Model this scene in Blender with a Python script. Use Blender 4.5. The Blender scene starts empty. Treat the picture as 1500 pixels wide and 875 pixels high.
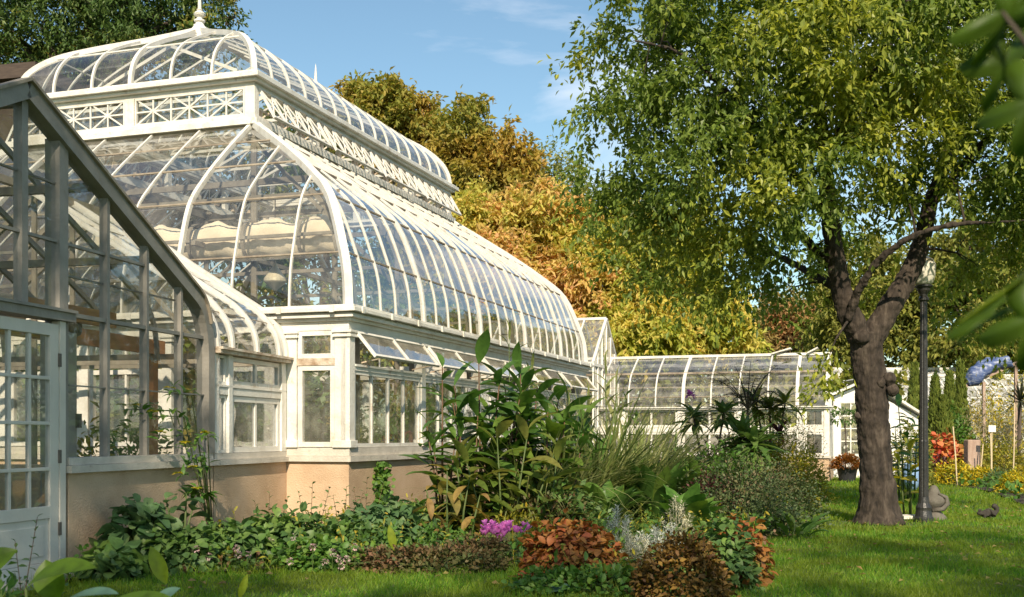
import bpy, math, random
import numpy as np
from mathutils import Vector
RNG = np.random.default_rng(11)
random.seed(5)
R = math.radians
SC = bpy.context.scene
COL = SC.collection
EYE = 1.18; FP = 1640.0; HX = 750.0; HY = 638.0      # eye height, focal length in photo pixels, principal column, horizon row

def gp(x, y):                     # ground point seen at a photo pixel
    Y = EYE * FP / (y - HY)
    return ((x - HX) / FP * Y, Y, 0.0)
def ap(x, y, Y):                  # point at distance Y seen at a photo pixel
    return ((x - HX) / FP * Y, Y, EYE + (HY - y) / FP * Y)

# ------------------------------------------------------------ materials
def _nt(name):
    m = bpy.data.materials.new(name); m.use_nodes = True
    nt = m.node_tree; nt.nodes.clear()
    return m, nt, nt.nodes, nt.links
def _n(nodes, t, **kw):
    n = nodes.new(t)
    for k, v in kw.items(): setattr(n, k, v)
    return n
def ramp(nodes, stops):
    r = nodes.new('ShaderNodeValToRGB'); e = r.color_ramp.elements
    while len(e) < len(stops): e.new(0.5)
    for i, (p, c) in enumerate(stops):
        e[i].position = p; e[i].color = (c[0], c[1], c[2], 1)
    return r
def mat(name, stops, rough=.6, scale=4, detail=6, bump=.0, bscale=30, metal=0, spec=.4, stretch=(1,1,1), stain=None, distort=0.0):
    m, nt, N, L = _nt(name)
    tc = _n(N, 'ShaderNodeTexCoord'); mp = _n(N, 'ShaderNodeMapping'); mp.inputs['Scale'].default_value = stretch
    L.new(tc.outputs['Object'], mp.inputs['Vector'])
    no = _n(N, 'ShaderNodeTexNoise'); no.inputs['Scale'].default_value = scale; no.inputs['Detail'].default_value = detail
    no.inputs['Roughness'].default_value = .62; no.inputs['Distortion'].default_value = distort
    L.new(mp.outputs[0], no.inputs['Vector'])
    k = len(stops)
    r = ramp(N, [(.3 + .4 * i / max(1, k - 1), c) for i, c in enumerate(stops)])
    L.new(no.outputs['Fac'], r.inputs[0])
    b = _n(N, 'ShaderNodeBsdfPrincipled'); o = _n(N, 'ShaderNodeOutputMaterial')
    b.inputs['Roughness'].default_value = rough; b.inputs['Metallic'].default_value = metal
    b.inputs['Specular IOR Level'].default_value = spec
    col = r.outputs[0]
    if stain:
        n2 = _n(N, 'ShaderNodeTexNoise'); n2.inputs['Scale'].default_value = stain[1]; n2.inputs['Detail'].default_value = 8
        n2.inputs['Roughness'].default_value = .7
        mp2 = _n(N, 'ShaderNodeMapping'); mp2.inputs['Scale'].default_value = (1, 1, stain[3] if len(stain) > 3 else .35)
        L.new(tc.outputs['Object'], mp2.inputs['Vector']); L.new(mp2.outputs[0], n2.inputs['Vector'])
        r2 = ramp(N, [(stain[2], (0, 0, 0)), (min(1, stain[2] + .16), (1, 1, 1))]); L.new(n2.outputs['Fac'], r2.inputs[0])
        mx = _n(N, 'ShaderNodeMixRGB'); L.new(r2.outputs[0], mx.inputs[0]); L.new(col, mx.inputs[1]); mx.inputs[2].default_value = (*stain[0], 1)
        col = mx.outputs[0]
    L.new(col, b.inputs['Base Color'])
    if bump:
        n3 = _n(N, 'ShaderNodeTexNoise'); n3.inputs['Scale'].default_value = bscale; n3.inputs['Detail'].default_value = 6
        L.new(mp.outputs[0], n3.inputs['Vector'])
        bp = _n(N, 'ShaderNodeBump'); bp.inputs['Strength'].default_value = bump; bp.inputs['Distance'].default_value = .02
        L.new(n3.outputs['Fac'], bp.inputs['Height']); L.new(bp.outputs[0], b.inputs['Normal'])
    L.new(b.outputs[0], o.inputs[0])
    return m
def leafmat(name, stops, trans=.35, rough=.5, patch=None, pscale=.5, spec=.35, gain=1.0):
    """per-leaf random tint; patch = a second tint set spread in clumps"""
    if not name.startswith(('magenta','pale_pink','copper','brown_gold','scarlet','silver','cream','orange','yellow_flower','near')): gain *= 1.22
    stops = [tuple(min(.8, v*gain) for v in c) for c in stops]; patch = patch and [tuple(min(.8, v*gain) for v in c) for c in patch]
    m, nt, N, L = _nt(name)
    g = _n(N, 'ShaderNodeNewGeometry')
    k = len(stops)
    r = ramp(N, [(i / max(1, k - 1), c) for i, c in enumerate(stops)]); L.new(g.outputs['Random Per Island'], r.inputs[0])
    col = r.outputs[0]
    if patch:
        tc = _n(N, 'ShaderNodeTexCoord'); no = _n(N, 'ShaderNodeTexNoise'); no.inputs['Scale'].default_value = pscale
        no.inputs['Detail'].default_value = 4; L.new(tc.outputs['Object'], no.inputs['Vector'])
        rr = ramp(N, [(.44, (0, 0, 0)), (.56, (1, 1, 1))]); L.new(no.outputs['Fac'], rr.inputs[0])
        r2 = ramp(N, [(i / max(1, len(patch) - 1), c) for i, c in enumerate(patch)]); L.new(g.outputs['Random Per Island'], r2.inputs[0])
        mx = _n(N, 'ShaderNodeMixRGB'); L.new(rr.outputs[0], mx.inputs[0]); L.new(col, mx.inputs[1]); L.new(r2.outputs[0], mx.inputs[2])
        col = mx.outputs[0]
    tc2 = _n(N, 'ShaderNodeTexCoord'); n9 = _n(N, 'ShaderNodeTexNoise'); n9.inputs['Scale'].default_value = 22; n9.inputs['Detail'].default_value = 5
    L.new(tc2.outputs['Object'], n9.inputs['Vector']); r9 = ramp(N, [(.3, (.62,.60,.55)), (.5, (1,1,1)), (.72, (1.25,1.2,1.0))]); L.new(n9.outputs['Fac'], r9.inputs[0])
    m9 = _n(N, 'ShaderNodeMixRGB', blend_type='MULTIPLY'); m9.inputs[0].default_value = .8; L.new(col, m9.inputs[1]); L.new(r9.outputs[0], m9.inputs[2]); col = m9.outputs[0]
    b = _n(N, 'ShaderNodeBsdfPrincipled'); b.inputs['Roughness'].default_value = rough; b.inputs['Specular IOR Level'].default_value = spec
    L.new(col, b.inputs['Base Color'])
    t = _n(N, 'ShaderNodeBsdfTranslucent')
    hs = _n(N, 'ShaderNodeHueSaturation'); hs.inputs['Saturation'].default_value = 1.1; hs.inputs['Value'].default_value = 1.5
    L.new(col, hs.inputs['Color']); L.new(hs.outputs[0], t.inputs['Color'])
    mi = _n(N, 'ShaderNodeMixShader'); mi.inputs[0].default_value = trans
    L.new(b.outputs[0], mi.inputs[1]); L.new(t.outputs[0], mi.inputs[2])
    o = _n(N, 'ShaderNodeOutputMaterial'); L.new(mi.outputs[0], o.inputs[0])
    return m
def glassmat(name, tint=(.94, .95, .93), dirt=.1, dcol=(.62, .58, .5), ior=1.5, wob=.25):
    m, nt, N, L = _nt(name)
    tr = _n(N, 'ShaderNodeBsdfTransparent'); tr.inputs[0].default_value = (*tint, 1)
    gl = _n(N, 'ShaderNodeBsdfGlossy'); gl.inputs['Roughness'].default_value = .03; gl.inputs[0].default_value = (.95, .97, 1, 1)
    tc = _n(N, 'ShaderNodeTexCoord')
    no = _n(N, 'ShaderNodeTexNoise'); no.inputs['Scale'].default_value = 1.3; no.inputs['Detail'].default_value = 2; L.new(tc.outputs['Object'], no.inputs['Vector'])
    bp = _n(N, 'ShaderNodeBump'); bp.inputs['Strength'].default_value = wob; bp.inputs['Distance'].default_value = .05
    L.new(no.outputs['Fac'], bp.inputs['Height']); L.new(bp.outputs[0], gl.inputs['Normal'])
    lw = _n(N, 'ShaderNodeLayerWeight'); lw.inputs[0].default_value = .5; fr = _n(N, 'ShaderNodeMath', operation='POWER'); L.new(lw.outputs['Facing'], fr.inputs[0]); fr.inputs[1].default_value = 3.1; r0 = 1.7*((ior-1)/(ior+1))**2
    ad = _n(N, 'ShaderNodeMath', operation='MULTIPLY_ADD'); L.new(fr.outputs[0], ad.inputs[0]); ad.inputs[1].default_value = 1.0; ad.inputs[2].default_value = r0
    ad.use_clamp = True
    m1 = _n(N, 'ShaderNodeMixShader'); L.new(ad.outputs[0], m1.inputs[0]); L.new(tr.outputs[0], m1.inputs[1]); L.new(gl.outputs[0], m1.inputs[2])
    df = _n(N, 'ShaderNodeBsdfDiffuse'); df.inputs[0].default_value = (*dcol, 1)
    n2 = _n(N, 'ShaderNodeTexNoise'); n2.inputs['Scale'].default_value = 3.5; n2.inputs['Detail'].default_value = 9; n2.inputs['Roughness'].default_value = .7
    L.new(tc.outputs['Object'], n2.inputs['Vector'])
    mr = _n(N, 'ShaderNodeMapRange'); mr.inputs[1].default_value = .35; mr.inputs[2].default_value = .7; mr.inputs[3].default_value = dirt * .3; mr.inputs[4].default_value = dirt * 2
    L.new(n2.outputs['Fac'], mr.inputs[0])
    ge = _n(N, 'ShaderNodeNewGeometry'); m5 = _n(N, 'ShaderNodeMapRange'); m5.inputs[3].default_value = .35; m5.inputs[4].default_value = 2.0; L.new(ge.outputs['Random Per Island'], m5.inputs[0])
    mm = _n(N, 'ShaderNodeMath', operation='MULTIPLY'); L.new(mr.outputs[0], mm.inputs[0]); L.new(m5.outputs[0], mm.inputs[1])
    m2 = _n(N, 'ShaderNodeMixShader'); L.new(mm.outputs[0], m2.inputs[0]); L.new(m1.outputs[0], m2.inputs[1]); L.new(df.outputs[0], m2.inputs[2])
    o = _n(N, 'ShaderNodeOutputMaterial'); L.new(m2.outputs[0], o.inputs[0])
    return m

# ------------------------------------------------------------ objects
def setp(o, label=None, cat=None, group=None, kind=None):
    if label: o['label'] = label
    if cat: o['category'] = cat
    if group: o['group'] = group
    if kind: o['kind'] = kind
    return o
def thing(name, label, cat, loc, group=None):
    o = bpy.data.objects.new(name, None); o.empty_display_size = .2; COL.objects.link(o); o.location = loc
    return setp(o, label, cat, group)
def origin(o):
    v = Vector((0, 0, 0))
    while o is not None: v += o.location; o = o.parent
    return v
def link(name, me, m, parent=None, loc=None):
    o = bpy.data.objects.new(name, me); COL.objects.link(o)
    me.materials.append(m)
    if parent is not None: o.parent = parent
    if loc is not None: o.location = loc
    return o
class MB:
    """collects solid pieces in world coordinates; build() links them as one mesh under its parent"""
    def __init__(s): s.v = []; s.f = []; s.pc = []
    def add(s, vs, fs):
        b = len(s.v); f_ = len(s.f); s.pc.append((b, b+len(vs), f_, f_+len(fs))); s.v += [tuple(p) for p in vs]; s.f += [tuple(i + b for i in f) for f in fs]
    def hexa(s, p):   # 8 points: bottom ring 0-3, top ring 4-7
        s.add(p, [(3,2,1,0),(4,5,6,7),(0,1,5,4),(1,2,6,5),(2,3,7,6),(3,0,4,7)])
    def box(s, fr, a0, a1, b0, b1, z0, z1):
        s.hexa([fr(a0,b0,z0),fr(a1,b0,z0),fr(a1,b1,z0),fr(a0,b1,z0),fr(a0,b0,z1),fr(a1,b0,z1),fr(a1,b1,z1),fr(a0,b1,z1)])
    def sweep(s, pts, S, w, h):
        pts = [Vector(p) for p in pts]; S = Vector(S).normalized(); n = len(pts); vs = []
        for i, p in enumerate(pts):
            T = (pts[min(n-1,i+1)] - pts[max(0,i-1)]).normalized(); Nn = T.cross(S).normalized()
            vs += [p - S*w/2 - Nn*h/2, p + S*w/2 - Nn*h/2, p + S*w/2 + Nn*h/2, p - S*w/2 + Nn*h/2]
        fs = [(3,2,1,0), tuple(4*(n-1)+k for k in range(4))]
        for i in range(n-1):
            for k in range(4):
                fs.append((4*i+k, 4*i+(k+1)%4, 4*i+4+(k+1)%4, 4*i+4+k))
        s.add(vs, fs)
    def bar(s, p, q, w, h, up=(0,0,1)):
        p = Vector(p); q = Vector(q); T = (q-p).normalized(); S = T.cross(Vector(up))
        if S.length < 1e-4: S = T.cross(Vector((1,0,0)))
        s.sweep([p, q], S, w, h)
    def tube(s, pts, rad, n=8):
        pts = [Vector(p) for p in pts]; k = len(pts)
        if not hasattr(rad, '__len__'): rad = [rad]*k
        vs = []; ref = Vector((.13,.21,1)).normalized(); T0 = (pts[-1]-pts[0]).normalized()
        if abs(T0.dot(ref)) > .9: ref = Vector((1,.1,.05)).normalized()
        for i, p in enumerate(pts):
            T = (pts[min(k-1,i+1)] - pts[max(0,i-1)]).normalized()
            A = T.cross(ref).normalized(); B = T.cross(A).normalized()
            for j in range(n):
                a = 2*math.pi*j/n; vs.append(p + A*math.cos(a)*rad[i] + B*math.sin(a)*rad[i])
        fs = [tuple(range(n-1,-1,-1)), tuple((k-1)*n+j for j in range(n))]
        for i in range(k-1):
            for j in range(n): fs.append((i*n+j, i*n+(j+1)%n, (i+1)*n+(j+1)%n, (i+1)*n+j))
        s.add(vs, fs)
    def lathe(s, c, prof, n=16):
        c = Vector(c); vs = []
        for r, z in prof:
            for j in range(n):
                a = 2*math.pi*j/n; vs.append(c + Vector((max(r,.0005)*math.cos(a), max(r,.0005)*math.sin(a), z)))
        fs = [tuple(range(n-1,-1,-1)), tuple((len(prof)-1)*n+j for j in range(n))]
        for i in range(len(prof)-1):
            for j in range(n): fs.append((i*n+j, i*n+(j+1)%n, (i+1)*n+(j+1)%n, (i+1)*n+j))
        s.add(vs, fs)
    def ring(s, fr, a0, a1, b0, b1, z0, z1, th):
        o = [(a0,b0),(a1,b0),(a1,b1),(a0,b1)]; i_ = [(a0+th,b0+th),(a1-th,b0+th),(a1-th,b1-th),(a0+th,b1-th)]
        for k in range(4):
            j = (k+1)%4
            s.hexa([fr(*o[k],z0),fr(*o[j],z0),fr(*i_[j],z0),fr(*i_[k],z0),fr(*o[k],z1),fr(*o[j],z1),fr(*i_[j],z1),fr(*i_[k],z1)])
    def split(s, name, m, parent, bevel=0):      # one object per piece added
        out = []
        for k, (v0, v1, f0, f1) in enumerate(s.pc):
            p = MB(); p.v = s.v[v0:v1]; p.f = [tuple(i-v0 for i in f) for f in s.f[f0:f1]]; out.append(p.build(name, m, parent, bevel=bevel))
        return out
    def quad(s, a, b, c, d): s.add([a,b,c,d], [(0,1,2,3)])
    def build(s, name, m, parent=None, smooth=False, bevel=0):
        me = bpy.data.meshes.new(name); o0 = origin(parent) if parent is not None else Vector((0,0,0))
        me.from_pydata([(x-o0.x, y-o0.y, z-o0.z) for x,y,z in s.v], [], s.f); me.update()
        if smooth: me.polygons.foreach_set('use_smooth', [True]*len(me.polygons))
        o = link(name, me, m, parent)
        if bevel:
            b = o.modifiers.new('bevel', 'BEVEL'); b.width = bevel; b.segments = 2; b.limit_method = 'ANGLE'
        return o
def frame(o, u, v):
    ox, oy = o; ux, uy = u; vx, vy = v
    return lambda a, b, z: Vector((ox + a*ux + b*vx, oy + a*uy + b*vy, z))
def struct(name, mb, m, **kw):
    o = mb.build(name, m, **kw); o['kind'] = 'structure'; return o

# ------------------------------------------------------------ leaves (vectorised)
def nrm(a): return a / np.maximum(np.linalg.norm(a, axis=-1, keepdims=True), 1e-9)
class LG:
    """leaf geometry: arrays of quads"""
    def __init__(s): s.V = []; s.F = []; s.n = 0
    def _push(s, V, F):
        s.V.append(V.reshape(-1,3)); s.F.append(F.reshape(-1,4) + s.n); s.n += V.reshape(-1,3).shape[0]
    def diamond(s, P, D, N, L, W, fold=.25):
        D = nrm(D); S = nrm(np.cross(D, N)); N = np.cross(S, D); n = len(P)
        L = np.broadcast_to(L, (n,))[:,None]; W = np.broadcast_to(W, (n,))[:,None]
        m = P + D*L*.45
        V = np.stack([P, m - S*W/2 + N*W*fold, P + D*L - N*L*.12, m + S*W/2 + N*W*fold], 1)
        s._push(V, np.arange(n*4).reshape(n,4))
    def strip(s, P, D, N, L, W, shape, droop=0., fold=.12, mid=True):
        D = nrm(D); S = nrm(np.cross(D, N)); N = np.cross(S, D); n = len(P); k = len(shape)
        L = np.broadcast_to(L, (n,))[:,None]; W = np.broadcast_to(W, (n,))[:,None]; dr = np.broadcast_to(droop, (n,))[:,None]
        c = P.copy(); rows = []
        for j in range(k):
            a = dr*j/(k-1)
            if j: am = dr*(j-.5)/(k-1); c = c + L/(k-1)*(D*np.cos(am) - N*np.sin(am))
            Nj = N*np.cos(a) + D*np.sin(a); w = W*max(shape[j], .012)/2
            if mid: rows.append(np.stack([c - S*w + Nj*w*fold*2, c, c + S*w + Nj*w*fold*2], 1))
            else: rows.append(np.stack([c - S*w, c + S*w], 1))
        V = np.concatenate(rows, 1); q = 3 if mid else 2
        f = []
        for j in range(k-1):
            for e in range(q-1): f.append([j*q+e, j*q+e+1, (j+1)*q+e+1, (j+1)*q+e])
        F = np.array(f)[None] + (np.arange(n)*k*q)[:,None,None]
        s._push(V, F)
    def build(s, name, m, parent=None, smooth=True):
        V = np.concatenate(s.V).astype(np.float32); F = np.concatenate(s.F).astype(np.int32)
        o0 = origin(parent) if parent is not None else Vector((0,0,0)); V = V - np.array(o0[:], np.float32)
        me = bpy.data.meshes.new(name); me.vertices.add(len(V)); me.vertices.foreach_set('co', V.ravel())
        me.loops.add(F.size); me.loops.foreach_set('vertex_index', F.ravel())
        me.polygons.add(len(F)); me.polygons.foreach_set('loop_start', np.arange(0, F.size, 4, dtype=np.int32))
        me.polygons.foreach_set('use_smooth', np.full(len(F), smooth)); me.update(calc_edges=True)
        return link(name, me, m, parent)
def rdir(n, up=0.0):
    v = RNG.normal(size=(n,3)); v = nrm(v); v[:,2] += up; return nrm(v)
def upn(n, j=.4):
    v = np.zeros((n,3)); v[:,2] = 1; return v + RNG.normal(size=(n,3))*j
A = np.array
# Victorian glasshouse and garden; distances in metres, ground at z=0
SUN = (178, 36); SKYS = .112; SUNS = 4.9; EXPO = 0.42; CLOUD_LOC = (.35, 0, .2)
SHADE = [('big plane tree behind the photographer, left', -6.8, -4.5, [(-5.0,-4.5,11.6,2.0,1.8,2.6),(-4.1,-4.5,12.9,1.35,1.5,1.5),(-4.2,-4.5,10.2,1.5,1.5,1.4),(-7.2,-4.5,12,2.4,2,2.6),(-5.4,-4.5,8.6,2.2,1.6,1.6),(-8.5,-4.5,9,2.4,2,2.4)], 420, 52000),
         ('plane tree behind the photographer, right', 3.5, -5, [(.2,-5,9.0,1.3,1.6,1.2),(2.6,-5,8.6,1.2,1.6,1.5),(4.9,-5,9.6,1.5,1.6,1.5),(-2.0,-4.8,9.0,1.2,1.6,1.3),(7.6,-5,9.9,1.4,1.6,1.6),(1.2,-5,11.6,1.2,1.4,.8),(3.9,-5,12.2,1.1,1.4,.9),(6.3,-5,12.4,1.1,1.4,.8)], 240, 16500)]
# ------------------------------------------------------------ camera, world, sun
cam = bpy.data.objects.new('camera', bpy.data.cameras.new('camera')); COL.objects.link(cam); SC.camera = cam
cam.location = (0, 0, EYE); cam.rotation_euler = (R(90), 0, 0)
cam.data.sensor_width = 36; cam.data.lens = FP/1500*36; cam.data.shift_y = (HY-437.5)/1500
cam.data.clip_end = 2000; cam.data.clip_start = .05
cam.data.dof.use_dof = True; cam.data.dof.focus_distance = 14; cam.data.dof.aperture_fstop = 5.6
SUN_AZ, SUN_EL = SUN    # azimuth of the sun, clockwise from +Y
w = bpy.data.worlds.new('World'); SC.world = w; w.use_nodes = True
N = w.node_tree.nodes; L = w.node_tree.links; N.clear()
sky = N.new('ShaderNodeTexSky'); sky.sky_type = 'NISHITA'; sky.sun_disc = False
sky.sun_elevation = R(SUN_EL); sky.sun_rotation = R(SUN_AZ); sky.air_density = 1.15; sky.dust_density = .4; sky.ozone_density = 1.3
tc = N.new('ShaderNodeTexCoord'); mp = N.new('ShaderNodeMapping'); mp.inputs['Scale'].default_value = (1.6, 1.6, 5.5); mp.inputs['Location'].default_value = CLOUD_LOC
L.new(tc.outputs['Generated'], mp.inputs['Vector'])
cn = N.new('ShaderNodeTexNoise'); cn.inputs['Scale'].default_value = 1.7; cn.inputs['Detail'].default_value = 9; cn.inputs['Roughness'].default_value = .55; cn.inputs['Distortion'].default_value = .5
L.new(mp.outputs[0], cn.inputs['Vector'])
cr = N.new('ShaderNodeMapRange'); cr.inputs[1].default_value = .50; cr.inputs[2].default_value = .78; cr.inputs[3].default_value = 0; cr.inputs[4].default_value = .95
L.new(cn.outputs['Fac'], cr.inputs[0])
mx = N.new('ShaderNodeMixRGB'); L.new(cr.outputs[0], mx.inputs[0]); mu = N.new('ShaderNodeMixRGB'); mu.blend_type = 'MULTIPLY'; mu.inputs[0].default_value = 1; mu.inputs[2].default_value = (.88, 1.0, .97, 1); L.new(sky.outputs[0], mu.inputs[1]); L.new(mu.outputs[0], mx.inputs[1]); mx.inputs[2].default_value = (8.2, 8.3, 8.8, 1)
bg = N.new('ShaderNodeBackground'); bg.inputs[1].default_value = SKYS; L.new(mx.outputs[0], bg.inputs[0])
wo = N.new('ShaderNodeOutputWorld'); L.new(bg.outputs[0], wo.inputs[0])
sd = bpy.data.lights.new('sun', 'SUN'); sd.energy = SUNS; sd.angle = R(.55); sd.color = (1, .855, .65)
so = bpy.data.objects.new('sun', sd); COL.objects.link(so)
sv = Vector((math.sin(R(SUN_AZ))*math.cos(R(SUN_EL)), math.cos(R(SUN_AZ))*math.cos(R(SUN_EL)), math.sin(R(SUN_EL))))
so.rotation_euler = (-sv).to_track_quat('-Z', 'Y').to_euler(); so.location = (0, -20, 30)
SC.view_settings.view_transform = 'Standard'; SC.view_settings.look = 'None'; SC.view_settings.exposure = EXPO; SC.view_settings.gamma = 1
SC.render.engine = 'CYCLES'; c = SC.cycles
c.max_bounces = 8; c.diffuse_bounces = 3; c.glossy_bounces = 3; c.transmission_bounces = 4; c.transparent_max_bounces = 40
c.use_denoising = True; c.sample_clamp_indirect = 6; c.caustics_reflective = False; c.caustics_refractive = False

# ------------------------------------------------------------ building materials
M = {}
M['paint'] = mat('old_white_paint', [(.60,.56,.48), (.76,.73,.66), (.80,.78,.72)], .55, 3, 8, .35, 40, stain=((.40,.29,.19), 6, .585, .6))
M['paint_roof'] = mat('white_glazing_bar_paint', [(.62,.59,.53), (.78,.76,.70)], .5, 6, 6, .15, 40, stain=((.44,.34,.24), 9, .585, .7))
M['shade_paint'] = mat('shade_darkened_white_paint', [(.22,.205,.18), (.33,.31,.275)], .5, 4, 7, .2, 40, stain=((.22,.19,.15), 7, .62, 1))  # white frame paint, darkened to put the gable's shade into its colour
M['worn'] = mat('flaking_paint_and_rust', [(.74,.68,.58), (.55,.45,.34), (.33,.22,.14)], .75, 7, 9, .5, 50)
M['door_paint'] = mat('pale_door_paint', [(.62,.58,.51), (.72,.68,.60)], .45, 3, 6, .12, 40, stain=((.4,.36,.3), 6, .66, .5))
M['stucco'] = mat('ochre_stucco', [(.48,.33,.21), (.57,.41,.27), (.62,.46,.32)], .9, 2.0, 9, .5, 60, stain=((.33,.24,.165), 2.4, .60, .5))
M['stone'] = mat('sill_stone', [(.50,.46,.39), (.66,.61,.53)], .8, 5, 7, .35, 50, stain=((.28,.22,.16), 6, .6, 1))
M['purlin'] = mat('weathered_purlin', [(.42,.36,.28), (.20,.16,.12)], .7, 6, 6)
M['steel'] = mat('interior_steel', [(.15,.13,.10), (.27,.24,.19)], .6, 6, 5)
M['glass'] = glassmat('old_glass', dirt=.05)
M['roof_glass'] = glassmat('dusty_roof_glass', dirt=.05, dcol=(.66,.61,.52))
M['far_glass'] = glassmat('whitened_glass', tint=(.92,.92,.90), dirt=.10, dcol=(.72,.70,.66), ior=1.2)
M['awning_glass'] = glassmat('awning_glass', tint=(.9,.9,.87), dirt=.12, dcol=(.5,.45,.38), ior=1.18)
M['orange_wood'] = mat('orange_timber', [(.42,.17,.06), (.55,.25,.10)], .6, 5, 5, stretch=(1,1,6))
M['block'] = mat('grey_block_wall', [(.36,.33,.29), (.44,.41,.37)], .85, 4, 6, .3)
M['canvas'] = mat('beige_canvas', [(.62,.52,.38), (.74,.64,.49)], .9, 3, 5, .3)
M['bronze'] = mat('pale_lamp_metal', [(.60,.52,.36), (.70,.62,.46)], .35, 4, 3, metal=.3)
M['concrete'] = mat('concrete_floor', [(.24,.22,.19), (.33,.31,.27)], .9, 2, 6)
M['iron'] = mat('black_iron', [(.018,.018,.018), (.04,.038,.035)], .38, 12, 5, .25, 60, spec=.5)
M['hinge'] = mat('dark_hinge_metal', [(.10,.09,.08), (.18,.15,.12)], .6, 20, 4)
M['dark'] = mat('dark_brown_cladding', [(.05,.035,.028), (.09,.065,.05)], .8, 5, 4, stretch=(1,1,8))

# ------------------------------------------------------------ dome profile helpers
def catmull(tab, n):
    tab = A(tab, float); k = len(tab); out = []
    for i in range(k-1):
        p0 = tab[max(0,i-1)]; p1 = tab[i]; p2 = tab[i+1]; p3 = tab[min(k-1,i+2)]
        for t in np.linspace(0, 1, n, endpoint=False):
            out.append(.5*((2*p1)+(-p0+p2)*t+(2*p0-5*p1+4*p2-p3)*t*t+(-p0+3*p1-3*p2+p3)*t**3))
    out.append(tab[-1]); return np.maximum.accumulate(A(out), 0)
class Hip:
    """hipped curved roof over a rectangle: inset (Aa, Bb) and rise H follow a profile table"""
    def __init__(s, fr, a0, a1, b0, b1, Aa, Bb, z0, H, tab, n=5, Aa2=None):
        s.fr=fr; s.a0,s.a1,s.b0,s.b1=a0,a1,b0,b1; s.A=Aa; s.A2=Aa2 or Aa; s.B=Bb; s.z0=z0; s.H=H; s.p=catmull(tab, n)
    def ringpt(s, i):
        f, h = s.p[i]; return (s.a0+s.A*f, s.a1-s.A2*f, s.b0+s.B*f, s.b1-s.B*f, s.z0+s.H*h)
    def fint(s, h):
        return np.interp(h, s.p[:,1], s.p[:,0])
    def rib(s, side, pos):
        """points of the rib standing at pos along a side: 'front'(a0) 'back'(a1) 'right'(b0) 'left'(b1)"""
        pts = []; prev = None
        for f, h in s.p:
            if side in ('front','back'):
                Ax = s.A if side == 'front' else s.A2
                lo, hi = s.b0+s.B*f, s.b1-s.B*f
                a = s.a0+Ax*f if side=='front' else s.a1-Ax*f
                ok = lo-1e-6 <= pos <= hi+1e-6; P = s.fr(a, pos, s.z0+s.H*h); lim = min(pos-s.b0, s.b1-pos)/s.B
            else:
                lo, hi = s.a0+s.A*f, s.a1-s.A2*f
                b = s.b0+s.B*f if side=='right' else s.b1-s.B*f
                ok = lo-1e-6 <= pos <= hi+1e-6; P = s.fr(pos, b, s.z0+s.H*h); lim = min((pos-s.a0)/s.A, (s.a1-pos)/s.A2)
            if ok: pts.append(P); prev = (f, h)
            else:
                if prev is not None and lim > prev[0]+1e-4:
                    t = (lim-prev[0])/(f-prev[0]); hh = prev[1]+t*(h-prev[1])
                    if side in ('front','back'):
                        a = s.a0+Ax*lim if side=='front' else s.a1-Ax*lim; pts.append(s.fr(a, pos, s.z0+s.H*hh))
                    else:
                        b = s.b0+s.B*lim if side=='right' else s.b1-s.B*lim; pts.append(s.fr(pos, b, s.z0+s.H*hh))
                break
        return pts
    def hip(s, ca, cb):
        pts = []
        for i in range(len(s.p)):
            a0,a1,b0,b1,z = s.ringpt(i); pts.append(s.fr(a0 if ca==0 else a1, b0 if cb==0 else b1, z))
        return pts
    def panes(s, mb, na, nb, breaks=(.23,.5,.7,.86), tilt=.004):
        rs = np.random.default_rng(4); H_ = s.p[:,1]; secs = []; e = [0]+[int(np.argmin(abs(H_-b))) for b in breaks]+[len(s.p)-1]
        e = sorted(set(e)); secs = list(zip(e[:-1], e[1:]))
        for side in ('front','back','right','left'):
            n_ = nb if side in ('front','back') else na; lo0, hi0 = (s.b0, s.b1) if side in ('front','back') else (s.a0, s.a1)
            for q in range(n_):
                p, r_ = lo0+(hi0-lo0)*q/n_, lo0+(hi0-lo0)*(q+1)/n_
                for i0, i1 in secs:
                    vs = []; ok = 0; j4 = rs.normal(size=3)*tilt
                    for i in range(i0, i1+1):
                        a0,a1,b0,b1,z = s.ringpt(i); lo, hi = (b0,b1) if side in ('front','back') else (a0,a1)
                        u, v = min(max(p,lo),hi), min(max(r_,lo),hi); ok += v-u > 1e-4; t = (i-i0)/(i1-i0)
                        for w__, k__ in ((u,0),(v,1)):
                            P = s.fr(a0 if side == 'front' else a1, w__, z) if side in ('front','back') else s.fr(w__, b0 if side == 'right' else b1, z)
                            vs.append(P+Vector((0,0,j4[0]*t+j4[1]*k__))-Vector((0,0,.006)))
                    if not ok: continue
                    m_ = i1-i0; mb.add(vs, [(2*i, 2*i+1, 2*i+3, 2*i+2) for i in range(m_)])
    def glass(s, mb, off=.0):
        k = len(s.p)
        for i in range(k-1):
            r0 = s.ringpt(i); r1 = s.ringpt(i+1)
            c0 = [(r0[0],r0[2]),(r0[1],r0[2]),(r0[1],r0[3]),(r0[0],r0[3])]; c1 = [(r1[0],r1[2]),(r1[1],r1[2]),(r1[1],r1[3]),(r1[0],r1[3])]
            for q in range(4):
                j = (q+1)%4; mb.quad(s.fr(*c0[q],r0[4]), s.fr(*c0[j],r0[4]), s.fr(*c1[j],r1[4]), s.fr(*c1[q],r1[4]))
    def purlin(s, mb, h, w=.02, t=.02):
        f = float(s.fint(h)); a0,a1,b0,b1 = s.a0+s.A*f, s.a1-s.A2*f, s.b0+s.B*f, s.b1-s.B*f; z = s.z0+s.H*h
        cs = [s.fr(a0,b0,z), s.fr(a1,b0,z), s.fr(a1,b1,z), s.fr(a0,b1,z)]
        for q in range(4): mb.bar(cs[q], cs[(q+1)%4], w, t)

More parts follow.
